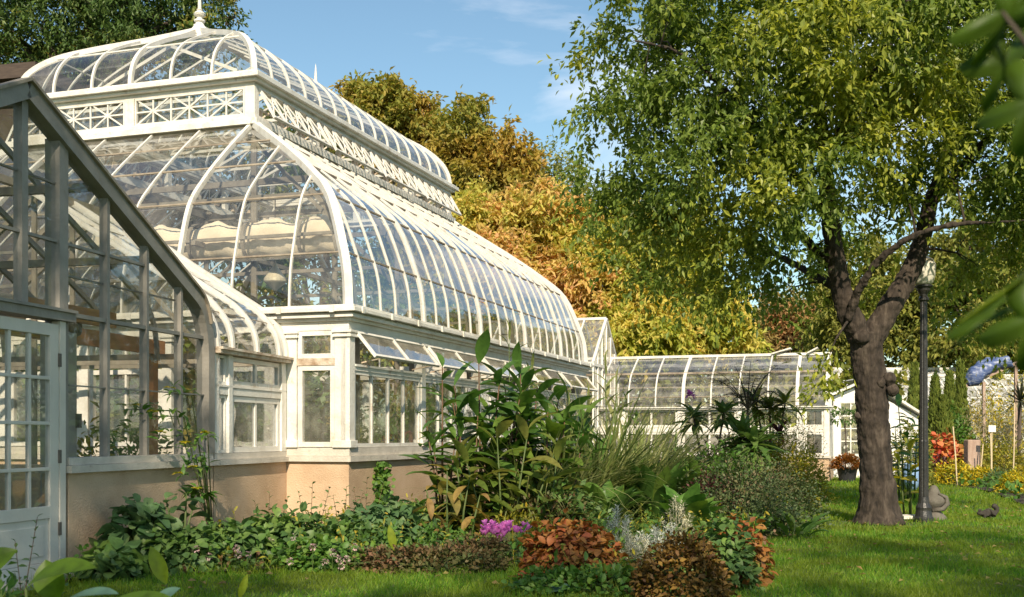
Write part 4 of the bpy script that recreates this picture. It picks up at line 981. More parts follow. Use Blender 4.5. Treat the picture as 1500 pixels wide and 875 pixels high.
# ------------------------------------------------------------ trees
def lobes(cs, n, shell=.55):
    """points in the outer part of a set of ellipsoids (x,y,z,rx,ry,rz)"""
    cs = A(cs, float); vol = cs[:,3]*cs[:,4]*cs[:,5]; k = RNG.choice(len(cs), n, p=vol/vol.sum()); d = rdir(n)
    r = RNG.uniform(shell**2.2, 1, n)**(1/2.2)
    return cs[k,:3]+d*cs[k,3:]*r[:,None]
def make_tree(name, label, base, limbs, pts, nleaf, ls, spread, lm, bark, group=None, twig=.012, droop=.5, outline=None, foldn=.25, wr=.5, cat='tree', hang=0.):
    t = thing(name, label, cat, base, group); b = Vector(base)
    mb = MB(); nodes = []; rad = []
    for path, r0, r1 in limbs:
        path = A([tuple(Vector(p)) for p in path], float); k = len(path); fine = []
        for i in range(k-1):
            p0, p1, p2, p3 = path[max(0,i-1)], path[i], path[i+1], path[min(k-1,i+2)]
            for q in np.linspace(0,1,5,endpoint=False): fine.append(.5*((2*p1)+(-p0+p2)*q+(2*p0-5*p1+4*p2-p3)*q*q+(-p0+3*p1-3*p2+p3)*q**3))
        fine.append(path[-1]); fine = A(fine); rr = np.linspace(r0, r1, len(fine))
        mb.tube(fine, list(rr), 12 if r0 > .1 else 7); nodes += list(fine); rad += list(rr)
    tk = mb.build('trunk', bark, t, smooth=True)
    nodes = A(nodes); rad = A(rad); pts = A(pts)
    d = np.min(np.linalg.norm(pts[:,None]-nodes[None], axis=2), axis=1); mb = MB()
    cz = b.z+1.0; dirs = np.zeros_like(pts)
    for i in np.argsort(d):
        p = pts[i]; dd = np.linalg.norm(nodes-p, axis=1)+.35*np.maximum(0, nodes[:,2]-p[2])+ (rad < .006)*.3
        j = int(np.argmin(dd)); q = nodes[j]; L_ = np.linalg.norm(p-q)
        mid = (p+q)/2+A([0,0,.12*L_])+RNG.normal(size=3)*L_*.06
        r0 = min(rad[j]*.7, twig+.014*L_); path = [q, q*.4+mid*.6, mid*.5+p*.5+A([0,0,.05*L_]), p]; rr = [r0, r0*.8, r0*.55, .004]
        mb.tube(path, rr, 5); nodes = np.vstack([nodes, path[1:]]); rad = np.concatenate([rad, rr[1:]])
        dirs[i] = (p-q)/max(L_,1e-6)
    mb.build('branches', bark, t, smooth=True)
    n = len(pts); m = nleaf//n; lg = LG()
    P = np.repeat(pts, m, 0); D0 = np.repeat(dirs, m, 0); k = len(P)
    # several drooping twiglets at every spray
    ntw = 5; tw = rdir(n*ntw, .15).reshape(n,ntw,3)+dirs[:,None]*.5; idx = RNG.integers(0, ntw, k); T = nrm(tw[np.repeat(np.arange(n), m), idx])
    s = RNG.uniform(-.2, 1, k)[:,None]*spread; off = T*s; off[:,2] -= droop*(np.abs(s[:,0])**2)/spread
    off[:,2] -= hang*RNG.uniform(0,1,k)**2*spread
    P = P+off+RNG.normal(size=(k,3))*spread*.13
    D = nrm(T*.6+rdir(k)*.8+A([0,0,-.45-hang*.5])); Nn = upn(k,.55)+D0*.3
    lg.diamond(P, D, Nn, ls*RNG.uniform(.5,1.4,k), ls*wr*RNG.uniform(.7,1.2,k), foldn)
    lg.build('crown', lm, t, smooth=False)
    return t
def mid(path, t): return path[int(t*(len(path)-1))]

# the big cherry tree
def T(x, y, Y): return ap(x, y, Y)
TY = 14.85
trunk = [T(1287,776,TY), T(1284,735,TY), T(1283,680,TY), T(1279,620,TY), T(1276,570,TY), T(1270,520,TY), T(1266,487,TY)]
L1 = [T(1262,500,TY), T(1246,465,TY-.1), T(1232,425,TY-.1), T(1222,370,TY-.2), T(1214,300,TY-.3), T(1208,230,TY-.3), T(1200,150,TY-.4), T(1195,60,TY-.3), T(1190,-60,TY-.2), T(1185,-160,TY)]
L2 = [T(1272,505,TY), T(1300,455,TY), T(1330,405,TY+.1), T(1350,355,TY+.3), T(1363,300,TY+.4), T(1385,230,TY+.5), T(1395,150,TY+.6), T(1400,40,TY+.7), T(1410,-110,TY+.8)]
L3 = [T(1242,470,TY-.2), T(1256,430,TY-.4), T(1285,385,TY-.7), T(1330,350,TY-1.0), T(1390,330,TY-1.2), T(1450,326,TY-1.3), T(1530,322,TY-1.4)]
L4 = [T(1235,420,TY-.1), T(1180,350,TY+.2), T(1120,290,TY+.4), T(1070,230,TY+.2), T(1000,180,TY)]
L5 = [T(1216,320,TY-.2), T(1150,240,TY-.8), T(1080,150,TY-1.2), T(1000,80,TY-1.4), T(930,60,TY-1.5)]
L6 = [T(1363,300,TY+.3), T(1430,220,TY+.1), T(1500,150,TY), T(1580,100,TY)]
L7 = [T(1240,430,TY), T(1150,380,TY+1.2), T(1060,330,TY+1.6), T(960,300,TY+1.8)]
L8 = [T(1208,230,TY-.3), T(1260,140,TY-.9), T(1310,50,TY-1.3), T(1340,-60,TY-1.5)]
CL = []
def lob(x, y, Y, rx, ry, rz): p = ap(x, y, Y); CL.append((*p, rx/FP*Y, ry, rz/FP*Y))
for a in ((930,60,14.5,100,1.0,80),(920,170,14.6,85,.9,90),(930,290,14.8,70,.8,80),(1010,100,14.2,110,1.4,110),(1000,240,14.2,100,1.3,120),(1000,350,15.0,100,1.1,75),
          (1100,120,14.0,120,1.6,120),(1100,260,14.0,120,1.6,120),(1090,380,14.9,100,1.2,70),(1200,60,13.6,150,1.8,130),(1200,220,13.6,120,1.6,120),(1170,380,15.3,95,1.0,70),
          (1310,60,14.2,140,1.9,130),(1320,200,14.2,120,1.6,110),(1430,80,14.4,140,1.8,140),(1440,220,14.2,120,1.6,100),(1500,330,14.6,90,1.3,90),(1430,380,15.6,90,1.0,60),(1310,300,15.6,90,.8,60),
          (960,-20,14.4,100,1.3,100),(1100,-60,14.4,170,2.2,140),(1300,-90,14.4,200,2.4,150),(1480,-60,14.6,170,2.2,150),(1560,180,14.6,140,2,200),(1270,440,15.6,45,.4,40),(1390,450,16.4,60,.5,50),(1480,450,16.2,70,.6,50),(875,110,14.5,45,.5,55)): lob(*a)
cpts = lobes(CL, 900, .35)
hangp = A([ap(x,y,14.2) for x,y in ((1215,520),(1212,560),(1108,330),(1100,410),(850,165),(848,260),(868,330),(1000,430),(960,410),(1040,440),(900,380))])
def cherry():
    t = make_tree('cherry_tree', 'large leafy cherry tree with forked dark trunk on the lawn', (trunk[0][0], TY, 0),
        [(trunk,.222,.215),(L1,.17,.035),(L2,.175,.03),(L3,.07,.010),(L4,.08,.01),(L5,.06,.008),(L6,.07,.01),(L7,.07,.01),(L8,.06,.01)],
        np.vstack([cpts, hangp]), 114000, .098, .44, G['cherry'], G['bark'], droop=.45, wr=.52, hang=.22, foldn=.1)
    # root flare and burrs on the trunk
    mb = MB(); x, y, z = trunk[0]
    mb.lathe((x,y,0), [(.38,-.02),(.33,.05),(.275,.16),(.24,.38),(.215,.7)], 22)
    for (px, py, r_) in ((1303,555,.10),(1308,572,.09),(1262,495,.12),(1290,560,.08),(1256,610,.05)):
        c_ = Vector(T(px,py,TY-.18)); mb.lathe(c_, [(.005,-r_),(r_*.75,-r_*.6),(r_,0),(r_*.7,r_*.65),(.005,r_)], 10)
    o = mb.split('root_flare', G['bark'], t)
    for k_, q_ in enumerate(o):
        q_.data.polygons.foreach_set('use_smooth', [True]*len(q_.data.polygons))
        if k_: q_.name = 'burr'
    tx = bpy.data.textures.new('bark_relief', 'CLOUDS'); tx.noise_scale = .12
    for ch in t.children:
        if ch.name.startswith(('trunk','root_flare','burr')):
            s_ = ch.modifiers.new('sub','SUBSURF'); s_.levels = s_.render_levels = 3 if ch.name.startswith('trunk') else 3
            d_ = ch.modifiers.new('relief','DISPLACE'); d_.texture = tx; d_.strength = .055; d_.mid_level = .5
    return t
cherry()

def bgtree(name, label, Y, cs, trunkx, n, nleaf, ls, spread, lm, group=None, tr=.3, droop=.2, shell=.5, ybase=None):
    C_ = [(*ap(x,y,Y+dy), rx/FP*Y, ry, rz/FP*Y) for (x,y,dy,rx,ry,rz) in cs]
    bx = ap(trunkx, 600, Y)[0]; top = max(c_[2] for c_ in C_); low = min(c_[2]-c_[5]*.5 for c_ in C_)
    cx = sum(c_[0] for c_ in C_)/len(C_)
    limbs = [([(bx,Y,0),(bx,Y,low*.5+.5),((bx*2+cx)/3,Y,max(low,top*.6)),(cx,Y,top)], tr, tr*.2)]
    for c_ in C_[:7]: limbs.append(([(bx,Y,low*.6+.4),((bx+c_[0])/2,(Y+c_[1])/2,(low+c_[2])/2),(c_[0],c_[1],c_[2])], tr*.5, tr*.12))
    return make_tree(name, label, (bx,Y,0), limbs, lobes(C_, n, shell), nleaf, ls, spread, lm, G['bark2'], group, twig=.03, droop=droop)
bgtree('oak_tree', 'tall golden brown tree with rounded crown just behind the lantern', 56, [(560,170,0,60,2,50),(520,160,0,35,1.5,35),(600,180,0,45,2,45),(640,220,0,30,2,40),(560,250,1,80,2.4,60),(620,280,0,50,2,60),(500,200,0,30,1.5,40)], 575, 260, 30000, .34, 1.0, G['oak'])
bgtree('oak_tree', 'second golden brown tree, standing behind the lantern end and the orange tree', 52, [(680,200,0,40,2,42),(700,260,0,60,2,50),(745,235,0,35,2,35),(760,270,0,32,1.8,40),(650,250,0,40,2,45),(700,330,0,90,2.2,50),(620,320,0,60,2,60),(630,400,0,80,2,70)], 690, 300, 34000, .32, 1.0, G['oak'])
bgtree('sumac_tree', 'broad tree of orange and yellow leaves beyond the dome end', 40, [(720,310,0,60,2,40),(790,310,0,60,2.2,40),(740,370,-1,70,2.4,50),(830,340,0,60,2.2,45),(800,420,-1.5,85,2.6,60),(880,360,0,60,2.2,60),(690,330,0,40,2,40),(720,430,-1,90,2.4,60),(860,450,-1.5,80,2.6,60),(900,420,-1,60,2.2,60),(800,500,-1,120,2.5,60)], 800, 460, 62000, .25, .62, G['sumac'], droop=.35, shell=.62)
bgtree('maple_tree', 'yellow green autumn tree rising above the low greenhouse', 38, [(960,400,0,70,2.2,70),(1020,450,-.5,60,2,50),(950,490,-1,80,2.2,45),(1060,490,-.5,50,2,45),(900,500,-1,60,2,40),(1000,380,0,50,2,50),(930,340,.5,50,2,50)], 970, 320, 42000, .24, .62, G['yell'], droop=.35, shell=.6)
bgtree('beech_tree', 'rusty brown tree between the maple and the cherry trunk', 58, [(1140,470,0,45,2,35),(1180,480,0,50,2,40),(1120,500,0,50,2,35),(1200,520,0,50,2,40),(1150,520,0,60,2,40)], 1155, 200, 20000, .30, .9, G['rust'])
bgtree('ash_tree', 'olive green tree seen through the fork of the cherry', 50, [(1270,470,0,60,2.5,60),(1320,430,0,60,2.5,60),(1250,400,0,60,2.4,60),(1300,510,0,70,2.5,40),(1230,500,0,50,2,50)], 1280, 220, 20000, .30, .9, G['olive'])
bgtree('ash_tree', 'olive green tree filling the background right of the lamp post', 48, [(1400,450,0,70,2.6,70),(1460,410,0,70,2.6,80),(1520,450,0,80,2.6,90),(1380,510,0,70,2.4,40),(1460,510,0,80,2.4,45),(1420,360,0,60,2.4,60)], 1440, 260, 26000, .30, .9, G['olive'])
bgtree('bare_tree', 'thin half-bare tree against the sky beside the orange tree', 62, [(800,240,0,30,1.5,30),(830,270,0,40,1.6,40),(780,270,0,30,1.5,40),(840,320,0,40,1.6,40)], 820, 420, 4200, .24, .7, G['olive'], tr=.2)
bgtree('locust_tree', 'tall dark green tree overtopping the glasshouse at the left', 27, [(60,40,0,90,2,70),(150,20,0,90,2,80),(240,20,0,80,2,70),(310,20,0,45,1.4,60),(345,25,0,22,.9,30),(0,60,0,70,1.8,60),(180,90,0,110,2,50),(90,100,0,110,2,40),(60,-60,0,120,2.4,90),(220,-80,0,130,2.4,90),(-80,20,0,90,2.4,120),(300,70,0,40,1.4,40)], 95, 560, 56000, .13, .55, G['dark'], tr=.28, droop=.6, shell=.3)
bgtree('evergreen_tree', 'dark broad tree seen through the glass behind the glasshouse, left', 33, [(40,240,0,170,2.4,170),(200,270,0,160,2.4,170),(120,450,-1,180,2.6,120),(60,560,-1,200,2.4,90),(260,520,-1,160,2.4,100)], 120, 260, 26000, .24, .8, G['dark'])
bgtree('evergreen_tree', 'dark broad tree seen through the glass behind the glasshouse, right', 35, [(350,260,0,150,2.6,140),(430,300,0,110,2.4,120),(480,420,0,140,2.4,110),(560,480,0,130,2.4,90),(440,540,-1,170,2.4,80),(640,520,0,130,2.4,80)], 470, 260, 26000, .24, .8, G['dark'])
bgtree('oak_tree', 'unseen golden brown tree added beyond the right edge of the view', 45, [(1700,430,0,120,3,90),(1640,500,0,90,3,60),(1780,520,0,110,3,60)], 1700, 140, 9000, .4, 1.0, G['oak'])  # unseen, added so the side windows mirror foliage instead of bright horizon
bgtree('ash_tree', 'unseen olive tree added well beyond the right edge of the view', 40, [(1950,420,0,150,3,110),(2050,530,0,130,3,60),(2150,450,-3,150,3,100)], 2000, 160, 10000, .4, 1.0, G['olive'])  # second unseen tree, added for the side window reflections
M_h = G['dark']
def hedge(lab, x0, y0, x1, y1, h, dep, n):
    t = thing('hedge', lab, 'hedge', ((x0+x1)/2,(y0+y1)/2,0)); f = RNG.uniform(0,1,n); d_ = A([x1-x0,y1-y0]); d_ = d_/np.linalg.norm(d_); nn_ = A([-d_[1],d_[0]])
    z = RNG.uniform(0,1,n)**.8*h*(1+.10*np.sin(f*37)+.07*np.sin(f*83)); o_ = RNG.normal(size=n)*dep*.35*(1-.4*z/h)
    P = np.stack([x0+(x1-x0)*f+nn_[0]*o_, y0+(y1-y0)*f+nn_[1]*o_, z],1); lg = LG(); lg.diamond(P, rdir(n,.2), rdir(n,.6), .30, .17); lg.build('foliage', G['olive'], t)
    mb = MB()
    for k in range(14): q = A([x0+(x1-x0)*(k+.5)/14, y0+(y1-y0)*(k+.5)/14, 0]); mb.tube([q, q+A([0,0,h*.8])], [.06,.02], 5)
    mb.build('stems', G['bark2'], t)
hedge('tall dense hedge seen through and behind the low greenhouse', 1.5, 36.5, 12.5, 36.0, 3.3, 1.4, 9000)
hedge('tall dense hedge behind the long whitewashed greenhouse', 12.6, 49.5, 27, 49, 3.7, 1.5, 9000)
hedge('tall hedge seen through the dome glass behind the big glasshouse', -17, 31, 1.0, 36.4, 3.6, 1.5, 11000)
hedge('tall hedge closing the garden on the left behind the gable house', -19, 12, -17.2, 30.5, 3.8, 1.5, 9000)
# trees behind the photographer that throw the dappled shade
def shade(label, x, y, cs, n, nl, ls=.15):
    limbs = [([(x,y,0),(x+.2,y,3),(x,y,6),(x,y,9)], .28, .08)]
    for c_ in cs[:6]: limbs.append(([(x,y,3.2),((x+c_[0])/2,(y+c_[1])/2,(3.5+c_[2])/2),tuple(c_[:3])], .12, .04))
    make_tree('plane_tree', label, (x,y,0), limbs, lobes(cs, n, .2), nl, ls, .8, G['olive'], G['bark2'], twig=.02)
for a in SHADE: shade(*a)

# ------------------------------------------------------------ garden plants
def mound(name, label, cat, c, rx, ry, h, n, L_, W_, lm, shape=None, lean=.5, droop=.6, group=None, stem='stem', lump=.25, up=.35, base=.0, flat=1.0, parent=None, part='foliage', nstem=26, jit=.12):
    t = parent or thing(name, label, cat, c, group); c = A(c, float)
    d = rdir(n); d[:,2] = np.abs(d[:,2])
    az = np.arctan2(d[:,1], d[:,0]); k1, k2 = RNG.uniform(0,6,2)
    lf_ = 1+lump*(np.sin(az*3+k1)*np.cos(d[:,2]*4+k2)+.5*np.sin(az*7+k2))*.6
    r = RNG.uniform(.55,1,n)**.6*lf_; P = c+d*A([rx,ry,h])*r[:,None]*A([1,1,flat])+RNG.normal(size=(n,3))*A([rx,ry,h*.5])*jit*.5
    P[:,2] = np.maximum(P[:,2], .02+base)
    D = nrm(d*A([1,1,lean])+RNG.normal(size=(n,3))*.45); Nn = nrm(A([0,0,1])*up+d+RNG.normal(size=(n,3))*.35)
    lg = LG(); Ls = L_*RNG.uniform(.55,1.2,n); Ws = W_*Ls/L_*RNG.uniform(.8,1.15,n)
    if shape is None: lg.diamond(P, D, Nn, Ls, Ws)
    else: lg.strip(P, D, Nn, Ls, Ws, shape, droop*RNG.uniform(.4,1.3,n), .14)
    lg.build(part, lm, t)
    if stem and nstem:
        mb = MB()
        for i in range(nstem):
            q = P[RNG.integers(0,n)]; b0 = c+A([rx,ry,0])*RNG.normal(size=3)*.12; b0[2] = 0
            mb.tube([b0, (b0*.45+q*.55)+A([0,0,.04]), q], [.007,.006,.003], 4)
        mb.build('stems', G[stem], t)
    return t
def blades(label, name, cat, c, n, L_, W_, lm, rad, spread=.5, droop=1.2, shape=None, group=None, parent=None, part='leaves', lo=0.):
    t = parent or thing(name, label, cat, c, group); c = A(c, float)
    a = RNG.uniform(0,6.283,n); rr = np.sqrt(RNG.uniform(0,1,n))
    P = c+np.stack([np.cos(a)*rad*rr, np.sin(a)*rad*rr, RNG.uniform(0,lo+.001,n)],1); tl = RNG.uniform(.1,1,n)*spread
    D = np.stack([np.cos(a)*tl, np.sin(a)*tl, np.ones(n)],1)+RNG.normal(size=(n,3))*.12
    Nn = np.stack([-np.cos(a), -np.sin(a), np.full(n,.3)],1)
    lg = LG(); lg.strip(P, D, Nn, L_*RNG.uniform(.55,1.1,n), W_*RNG.uniform(.7,1.2,n), shape or [.8,1,1,.9,.75,.5,.25,.03], droop*RNG.uniform(.3,1.3,n), .1)
    lg.build(part, lm, t); return t
def cane(name, label, cat, c, stems, lm, leafL, leafW, n_per, stem='stem', sr=.012, droop=.8, z0=.3, shape=OV, top=True, elev=.6):
    """stems: list of (dx,dy,h,leanx,leany); long leaves set alternately up each stem"""
    t = thing(name, label, cat, c); c = A(c, float); mb = MB(); Ps=[]; Ds=[]; Ls=[]
    for (dx,dy,h,lx_,ly_) in stems:
        b0 = c+A([dx,dy,0]); tp_ = b0+A([lx_,ly_,h]); md = (b0+tp_)/2+A([-lx_*.15,-ly_*.15,0]); mb.tube([b0, md, tp_], [sr*1.3, sr, sr*.5], 6)
        a0 = RNG.uniform(0,6)
        for i in range(n_per):
            f = z0+(1-z0)*i/max(1,n_per-1); q = b0*(1-f)**2+2*f*(1-f)*md+tp_*f*f; a = a0+i*2.5+RNG.normal()*.3
            el = elev+RNG.uniform(-.25,.35)+(.6 if f > .9 else 0); Ps.append(q); Ds.append([math.cos(a)*math.cos(el), math.sin(a)*math.cos(el), math.sin(el)]); Ls.append(RNG.uniform(.7,1.1)*(.75 if f > .9 else 1))
    mb.build('stems', G[stem], t, smooth=True); P = A(Ps); D = A(Ds); n = len(P); lg = LG()
    Nn = np.tile([0,0,1.], (n,1))+RNG.normal(size=(n,3))*.18
    lg.strip(P, D, Nn, leafL*A(Ls), leafW*RNG.uniform(.8,1.1,n)*A(Ls), shape, droop*RNG.uniform(.5,1.4,n), .16); lg.build('leaves', lm, t); return t
def whorl(P, D, n, L_, W_, lg, droop=.7, el=(.0,1.1), shape=LAN):
    D = Vector(D).normalized(); X = D.orthogonal().normalized(); Yv = D.cross(X); a = RNG.uniform(0,6.283,n); e = RNG.uniform(el[0], el[1], n)
    Dd = np.outer(np.cos(a)*np.cos(e), A(X[:]))+np.outer(np.sin(a)*np.cos(e), A(Yv[:]))+np.outer(np.sin(e), A(D[:]))
    lg.strip(np.tile(A(P, float),(n,1))+Dd*.02, Dd, np.tile([0,0,1.],(n,1))+RNG.normal(size=(n,3))*.15, L_*RNG.uniform(.7,1.1,n), W_*RNG.uniform(.8,1.1,n), shape, droop*RNG.uniform(.5,1.4,n), .14)
def flowers(pts, r, npet, lm, parent, part='flowers', cup=.7, wr=.55):
    lg = LG(); pts = A(pts, float); n = len(pts); a = np.tile(np.arange(npet)/npet*6.283, n)+np.repeat(RNG.uniform(0,6,n), npet); cu = RNG.uniform(cup-.25, cup+.25, n*npet)
    D = np.stack([np.cos(a)*np.cos(cu), np.sin(a)*np.cos(cu), np.sin(cu)],1); P = np.repeat(pts, npet, 0); Nn = np.stack([-np.cos(a)*np.sin(cu), -np.sin(a)*np.sin(cu), np.cos(cu)],1)
    lg.strip(P, D, Nn, r*RNG.uniform(.85,1.15,len(P)), r*wr, [.3,.9,1,.5], -.4, .2); return lg.build(part, lm, parent)
# ============================================================ beds and lawn
M['soil'] = mat('bed_soil', [(.022,.016,.010), (.05,.037,.024), (.08,.06,.04)], .95, 9, 9, .9, 40)
BED = [gp(*p) for p in ((60,868),(150,836),(290,845),(420,838),(560,832),(700,824),(760,836),(800,868),(1000,880),(1095,850),(1105,800),(1170,760),(1195,722),(1190,708),(1000,700),(820,712),(640,742),(560,765),(400,795),(260,818),(120,850))]
mb = MB(); k = len(BED); cxy = Vector((sum(p[0] for p in BED)/k, sum(p[1] for p in BED)/k, 0))
top = [(p[0],p[1],.035) for p in BED]; mb.add(top, [tuple(range(k))]); struct('flower_bed_soil', mb, M['soil'])
BED2 = [gp(*p) for p in ((1360,703),(1400,712),(1450,722),(1500,742),(1600,760),(1700,700),(1500,684),(1360,690))]
mb = MB(); mb.add([(p[0],p[1],.03) for p in BED2], [tuple(range(len(BED2)))]); struct('border_soil', mb, M['soil'])
def inpoly(X, Y, poly):
    r = np.zeros(len(X), bool); j = len(poly)-1
    for i in range(len(poly)):
        xi, yi = poly[i][:2]; xj, yj = poly[j][:2]
        c_ = ((yi > Y) != (yj > Y)) & (X < (xj-xi)*(Y-yi)/(yj-yi+1e-12)+xi); r ^= c_; j = i
    return r
G['grass'] = leafmat('lawn_grass_blade', [(.045,.11,.010),(.07,.15,.013),(.10,.18,.018),(.17,.19,.03)], .5, .55, [(.085,.12,.012),(.11,.145,.016)], .9, gain=1.6)
lg = LG(); Xs = []; Ys = []
for y0, y1, dens in ((7.2,10.5,2400),(10.5,13.5,1500),(13.5,17,900),(17,22,430),(22,31,190)):
    wl, wr_ = -.5*y1, .5*y1; n = int((wr_-wl)*(y1-y0)*dens); X = RNG.uniform(wl,wr_,n); Y_ = RNG.uniform(y0,y1,n)
    Z = np.abs(X/Y_) < .475; Xs.append(X[Z]); Ys.append(Y_[Z])
X = np.concatenate(Xs); Y_ = np.concatenate(Ys); house = [tuple(GX(-3.6,-.02,0))[:2], tuple(GX(4.46,-.02,0))[:2], tuple(MF(0,-.02,0))[:2], tuple(MF(LM,-.02,0))[:2], (0,31), (-30,40), (-30,0)]
bare = (np.hypot(X-4.87, Y_-14.85) < .55+.25*RNG.uniform(0,1,len(X))) & (RNG.uniform(0,1,len(X)) < .75)
keep = ~bare & ~inpoly(X, Y_, BED) & ~inpoly(X, Y_, house) & ~inpoly(X, Y_, BED2); X = X[keep]; Y_ = Y_[keep]; n = len(X)
L_ = .052*RNG.uniform(.5,1.4,n)*(1+.35*np.sin(X*2.1+Y_)*np.sin(Y_*1.7))*(1+np.clip((Y_-12)/20,0,.5))
D = A([0,0,1.])+RNG.normal(size=(n,3))*A([.45,.45,.1]); Nn = RNG.normal(size=(n,3)); Nn[:,2] += .3
lg.strip(np.stack([X,Y_,np.zeros(n)],1), D, Nn, L_, .0055*(1+np.clip((Y_-9)/7,0,2.6))*RNG.uniform(.7,1.3,n), [1,.8,.05], RNG.uniform(.1,1.2,n), 0, mid=False)
o = lg.build('lawn_grass', G['grass'], None); o['kind'] = 'stuff'
# low mixed ground cover filling the bed
n = 17000; X = RNG.uniform(-5,7,n*3); Y_ = RNG.uniform(7.5,30,n*3); kp = inpoly(X,Y_,BED); X = X[kp][:n]; Y_ = Y_[kp][:n]; n = len(X)
lg = LG(); P = np.stack([X,Y_,RNG.uniform(.03,.14,n)],1); lg.strip(P, rdir(n,.5), upn(n,.5), .085*RNG.uniform(.5,1.3,n), .055, OV, .5, .12)
o = lg.build('ground_cover', G['gc'], None); o['kind'] = 'stuff'
def sprigs(name, n, m_, hmax, Lf, Wf, front=False):
    X = RNG.uniform(-4.5,6.5,n*6); Y_ = RNG.uniform(8,16,n*6); kp = inpoly(X,Y_,BED)
    if front: kp &= ~inpoly(X,Y_-.45,BED)
    X = X[kp][:n]; Y_ = Y_[kp][:n]; n = len(X); k_ = 9; hh = hmax*RNG.uniform(.4,1,n); lg = LG(); tz = np.tile(np.linspace(.15,1,k_), n)
    P = np.stack([np.repeat(X,k_), np.repeat(Y_,k_), tz*np.repeat(hh,k_)],1); ln = RNG.normal(size=(n,2))*.12; P[:,0] += np.repeat(ln[:,0],k_)*tz; P[:,1] += np.repeat(ln[:,1],k_)*tz
    lg.strip(P, rdir(n*k_,.4), upn(n*k_,.4), Lf*RNG.uniform(.5,1.3,n*k_), Wf, OV, .5, .12)
    D = np.stack([ln[:,0],ln[:,1],hh],1); lg.strip(np.stack([X,Y_,np.zeros(n)],1), D, RNG.normal(size=(n,3)), hh*1.02, .006, [1,.8,.6], 0, 0, mid=False)
    o = lg.build(name, m_, None); o['kind'] = 'stuff'
sprigs('bed_weeds', 900, G['gc2'], .34, .07, .035)
sprigs('bed_edge_growth', 420, G['brownie'], .22, .05, .03, True)
sprigs('dry_bed_growth', 420, G['goldg'], .42, .06, .022)
t_ = RNG.uniform(0,1,2600); seg = RNG.integers(0,10,2600); Bp = A([p[:2] for p in BED]); P2 = Bp[seg]+(Bp[(seg+1)%len(BED)]-Bp[seg])*t_[:,None]+RNG.normal(size=(2600,2))*.06
lg = LG(); lg.strip(np.column_stack([P2, np.zeros(2600)]), A([0,0,1.])+RNG.normal(size=(2600,3))*A([.5,.5,.1]), RNG.normal(size=(2600,3)), .12*RNG.uniform(.4,1.4,2600), .007, [1,.8,.05], RNG.uniform(.2,1.4,2600), 0, mid=False)
o = lg.build('edge_grass', G['grass'], None); o['kind'] = 'stuff'
n = 6000; X = RNG.uniform(-1,12,n*3); Y_ = RNG.uniform(12,40,n*3); kp = inpoly(X,Y_,BED2); X = X[kp][:n]; Y_ = Y_[kp][:n]; n = len(X)
lg = LG(); P = np.stack([X,Y_,RNG.uniform(.03,.25,n)],1); lg.strip(P, rdir(n,.5), upn(n,.5), .13*RNG.uniform(.5,1.3,n), .07, OV, .5, .12)
o = lg.build('border_ground_cover', G['gc2'], None); o['kind'] = 'stuff'
# fallen leaves on the lawn
n = 700; X = RNG.uniform(-3,8,n); Y_ = RNG.uniform(8.3,19,n); kp = ~inpoly(X,Y_,BED) & ~inpoly(X,Y_,house); X=X[kp]; Y_=Y_[kp]; n=len(X)
lg = LG(); lg.diamond(np.stack([X,Y_,np.full(n,.045)],1), rdir(n)*A([1,1,.1]), upn(n,.3), .07, .035); o = lg.build('fallen_leaves', G['rust'], None); o['kind'] = 'stuff'

def W(px, Y): return px/FP*Y       # pixel length at distance Y in metres
def place(x, y):                   # ground point; y is the base row
    return A(gp(x, y))
# ---- along the left wall
c = place(205,836); mound('oakleaf_shrub','dark shrub with big lobed leaves left against the tan wall','shrub',c,.27,.24,.62,330,.17,.12,G['blue'],RND,.2,.7)
c = place(165,850); mound('round_leaved_plant','low round-leaved plant at the left foot of the tan wall','plant',c,.22,.2,.25,220,.11,.1,G['gc'],RND,.2,.5)
c = place(262,826); cane('tall_mallow','tall plant with a few pale flat leaves against the tan wall','plant',c,[(-.02,0,.60,-.1,0),(.05,0,.66,.02,0),(.0,.05,.52,.12,0)],G['blue'],.17,.16,4,z0=.8,shape=RND,elev=.1,droop=.9)
c = place(268,838); mound('geranium_plant','mid green mound below the tall mallow at the wall','plant',c,.34,.25,.36,900,.095,.07,G['gc'],OV,.2,.7)
c = place(335,832); mound('geranium_plant','spreading dark green plant in the middle of the wall bed','plant',c,.42,.3,.40,1200,.095,.07,G['gc'],OV,.2,.7)
c = place(420,820); mound('hydrangea_shrub','leafy green shrub under the sunlit end of the tan wall','shrub',c,.50,.36,.46,1300,.105,.07,G['gc'],OV,.2,.7)
c = place(465,835); mound('geranium_plant','low clover-like plant in front of the leafy wall shrub','plant',c,.42,.25,.26,1000,.06,.05,G['gc2'],RND,.3,.5)
c = place(560,800); mound('hydrangea_shrub','dark shrub with horizontal leaves under the corner window','shrub',c,.55,.38,.46,1000,.12,.08,G['blue'],OV,.15,.8)
c = place(520,815); mound('hydrangea_shrub','dark leafy shrub between the wall corner and the brown carpet plant','shrub',c,.36,.26,.34,800,.09,.06,G['gc'],OV,.2,.7)
for (x,y,hh,lab) in ((455,800,.66,'thin twiggy rose stem rising against the sunlit wall'),(535,795,.70,'thin twiggy rose stem under the glasshouse corner'),(505,798,.62,'thin twiggy rose stem between two taller ones at the wall'),(392,812,.60,'seedhead stem standing before the wall bend')):
    c = place(x,y); cane('rose_stem',lab,'plant',c,[(0,0,hh,.02,0),(.08,0,hh*.93,.12,.0),(-.05,.02,hh*.85,-.08,0)],G['gc'],.07,.045,8,stem='red_stem',sr=.004,z0=.45,elev=.2)
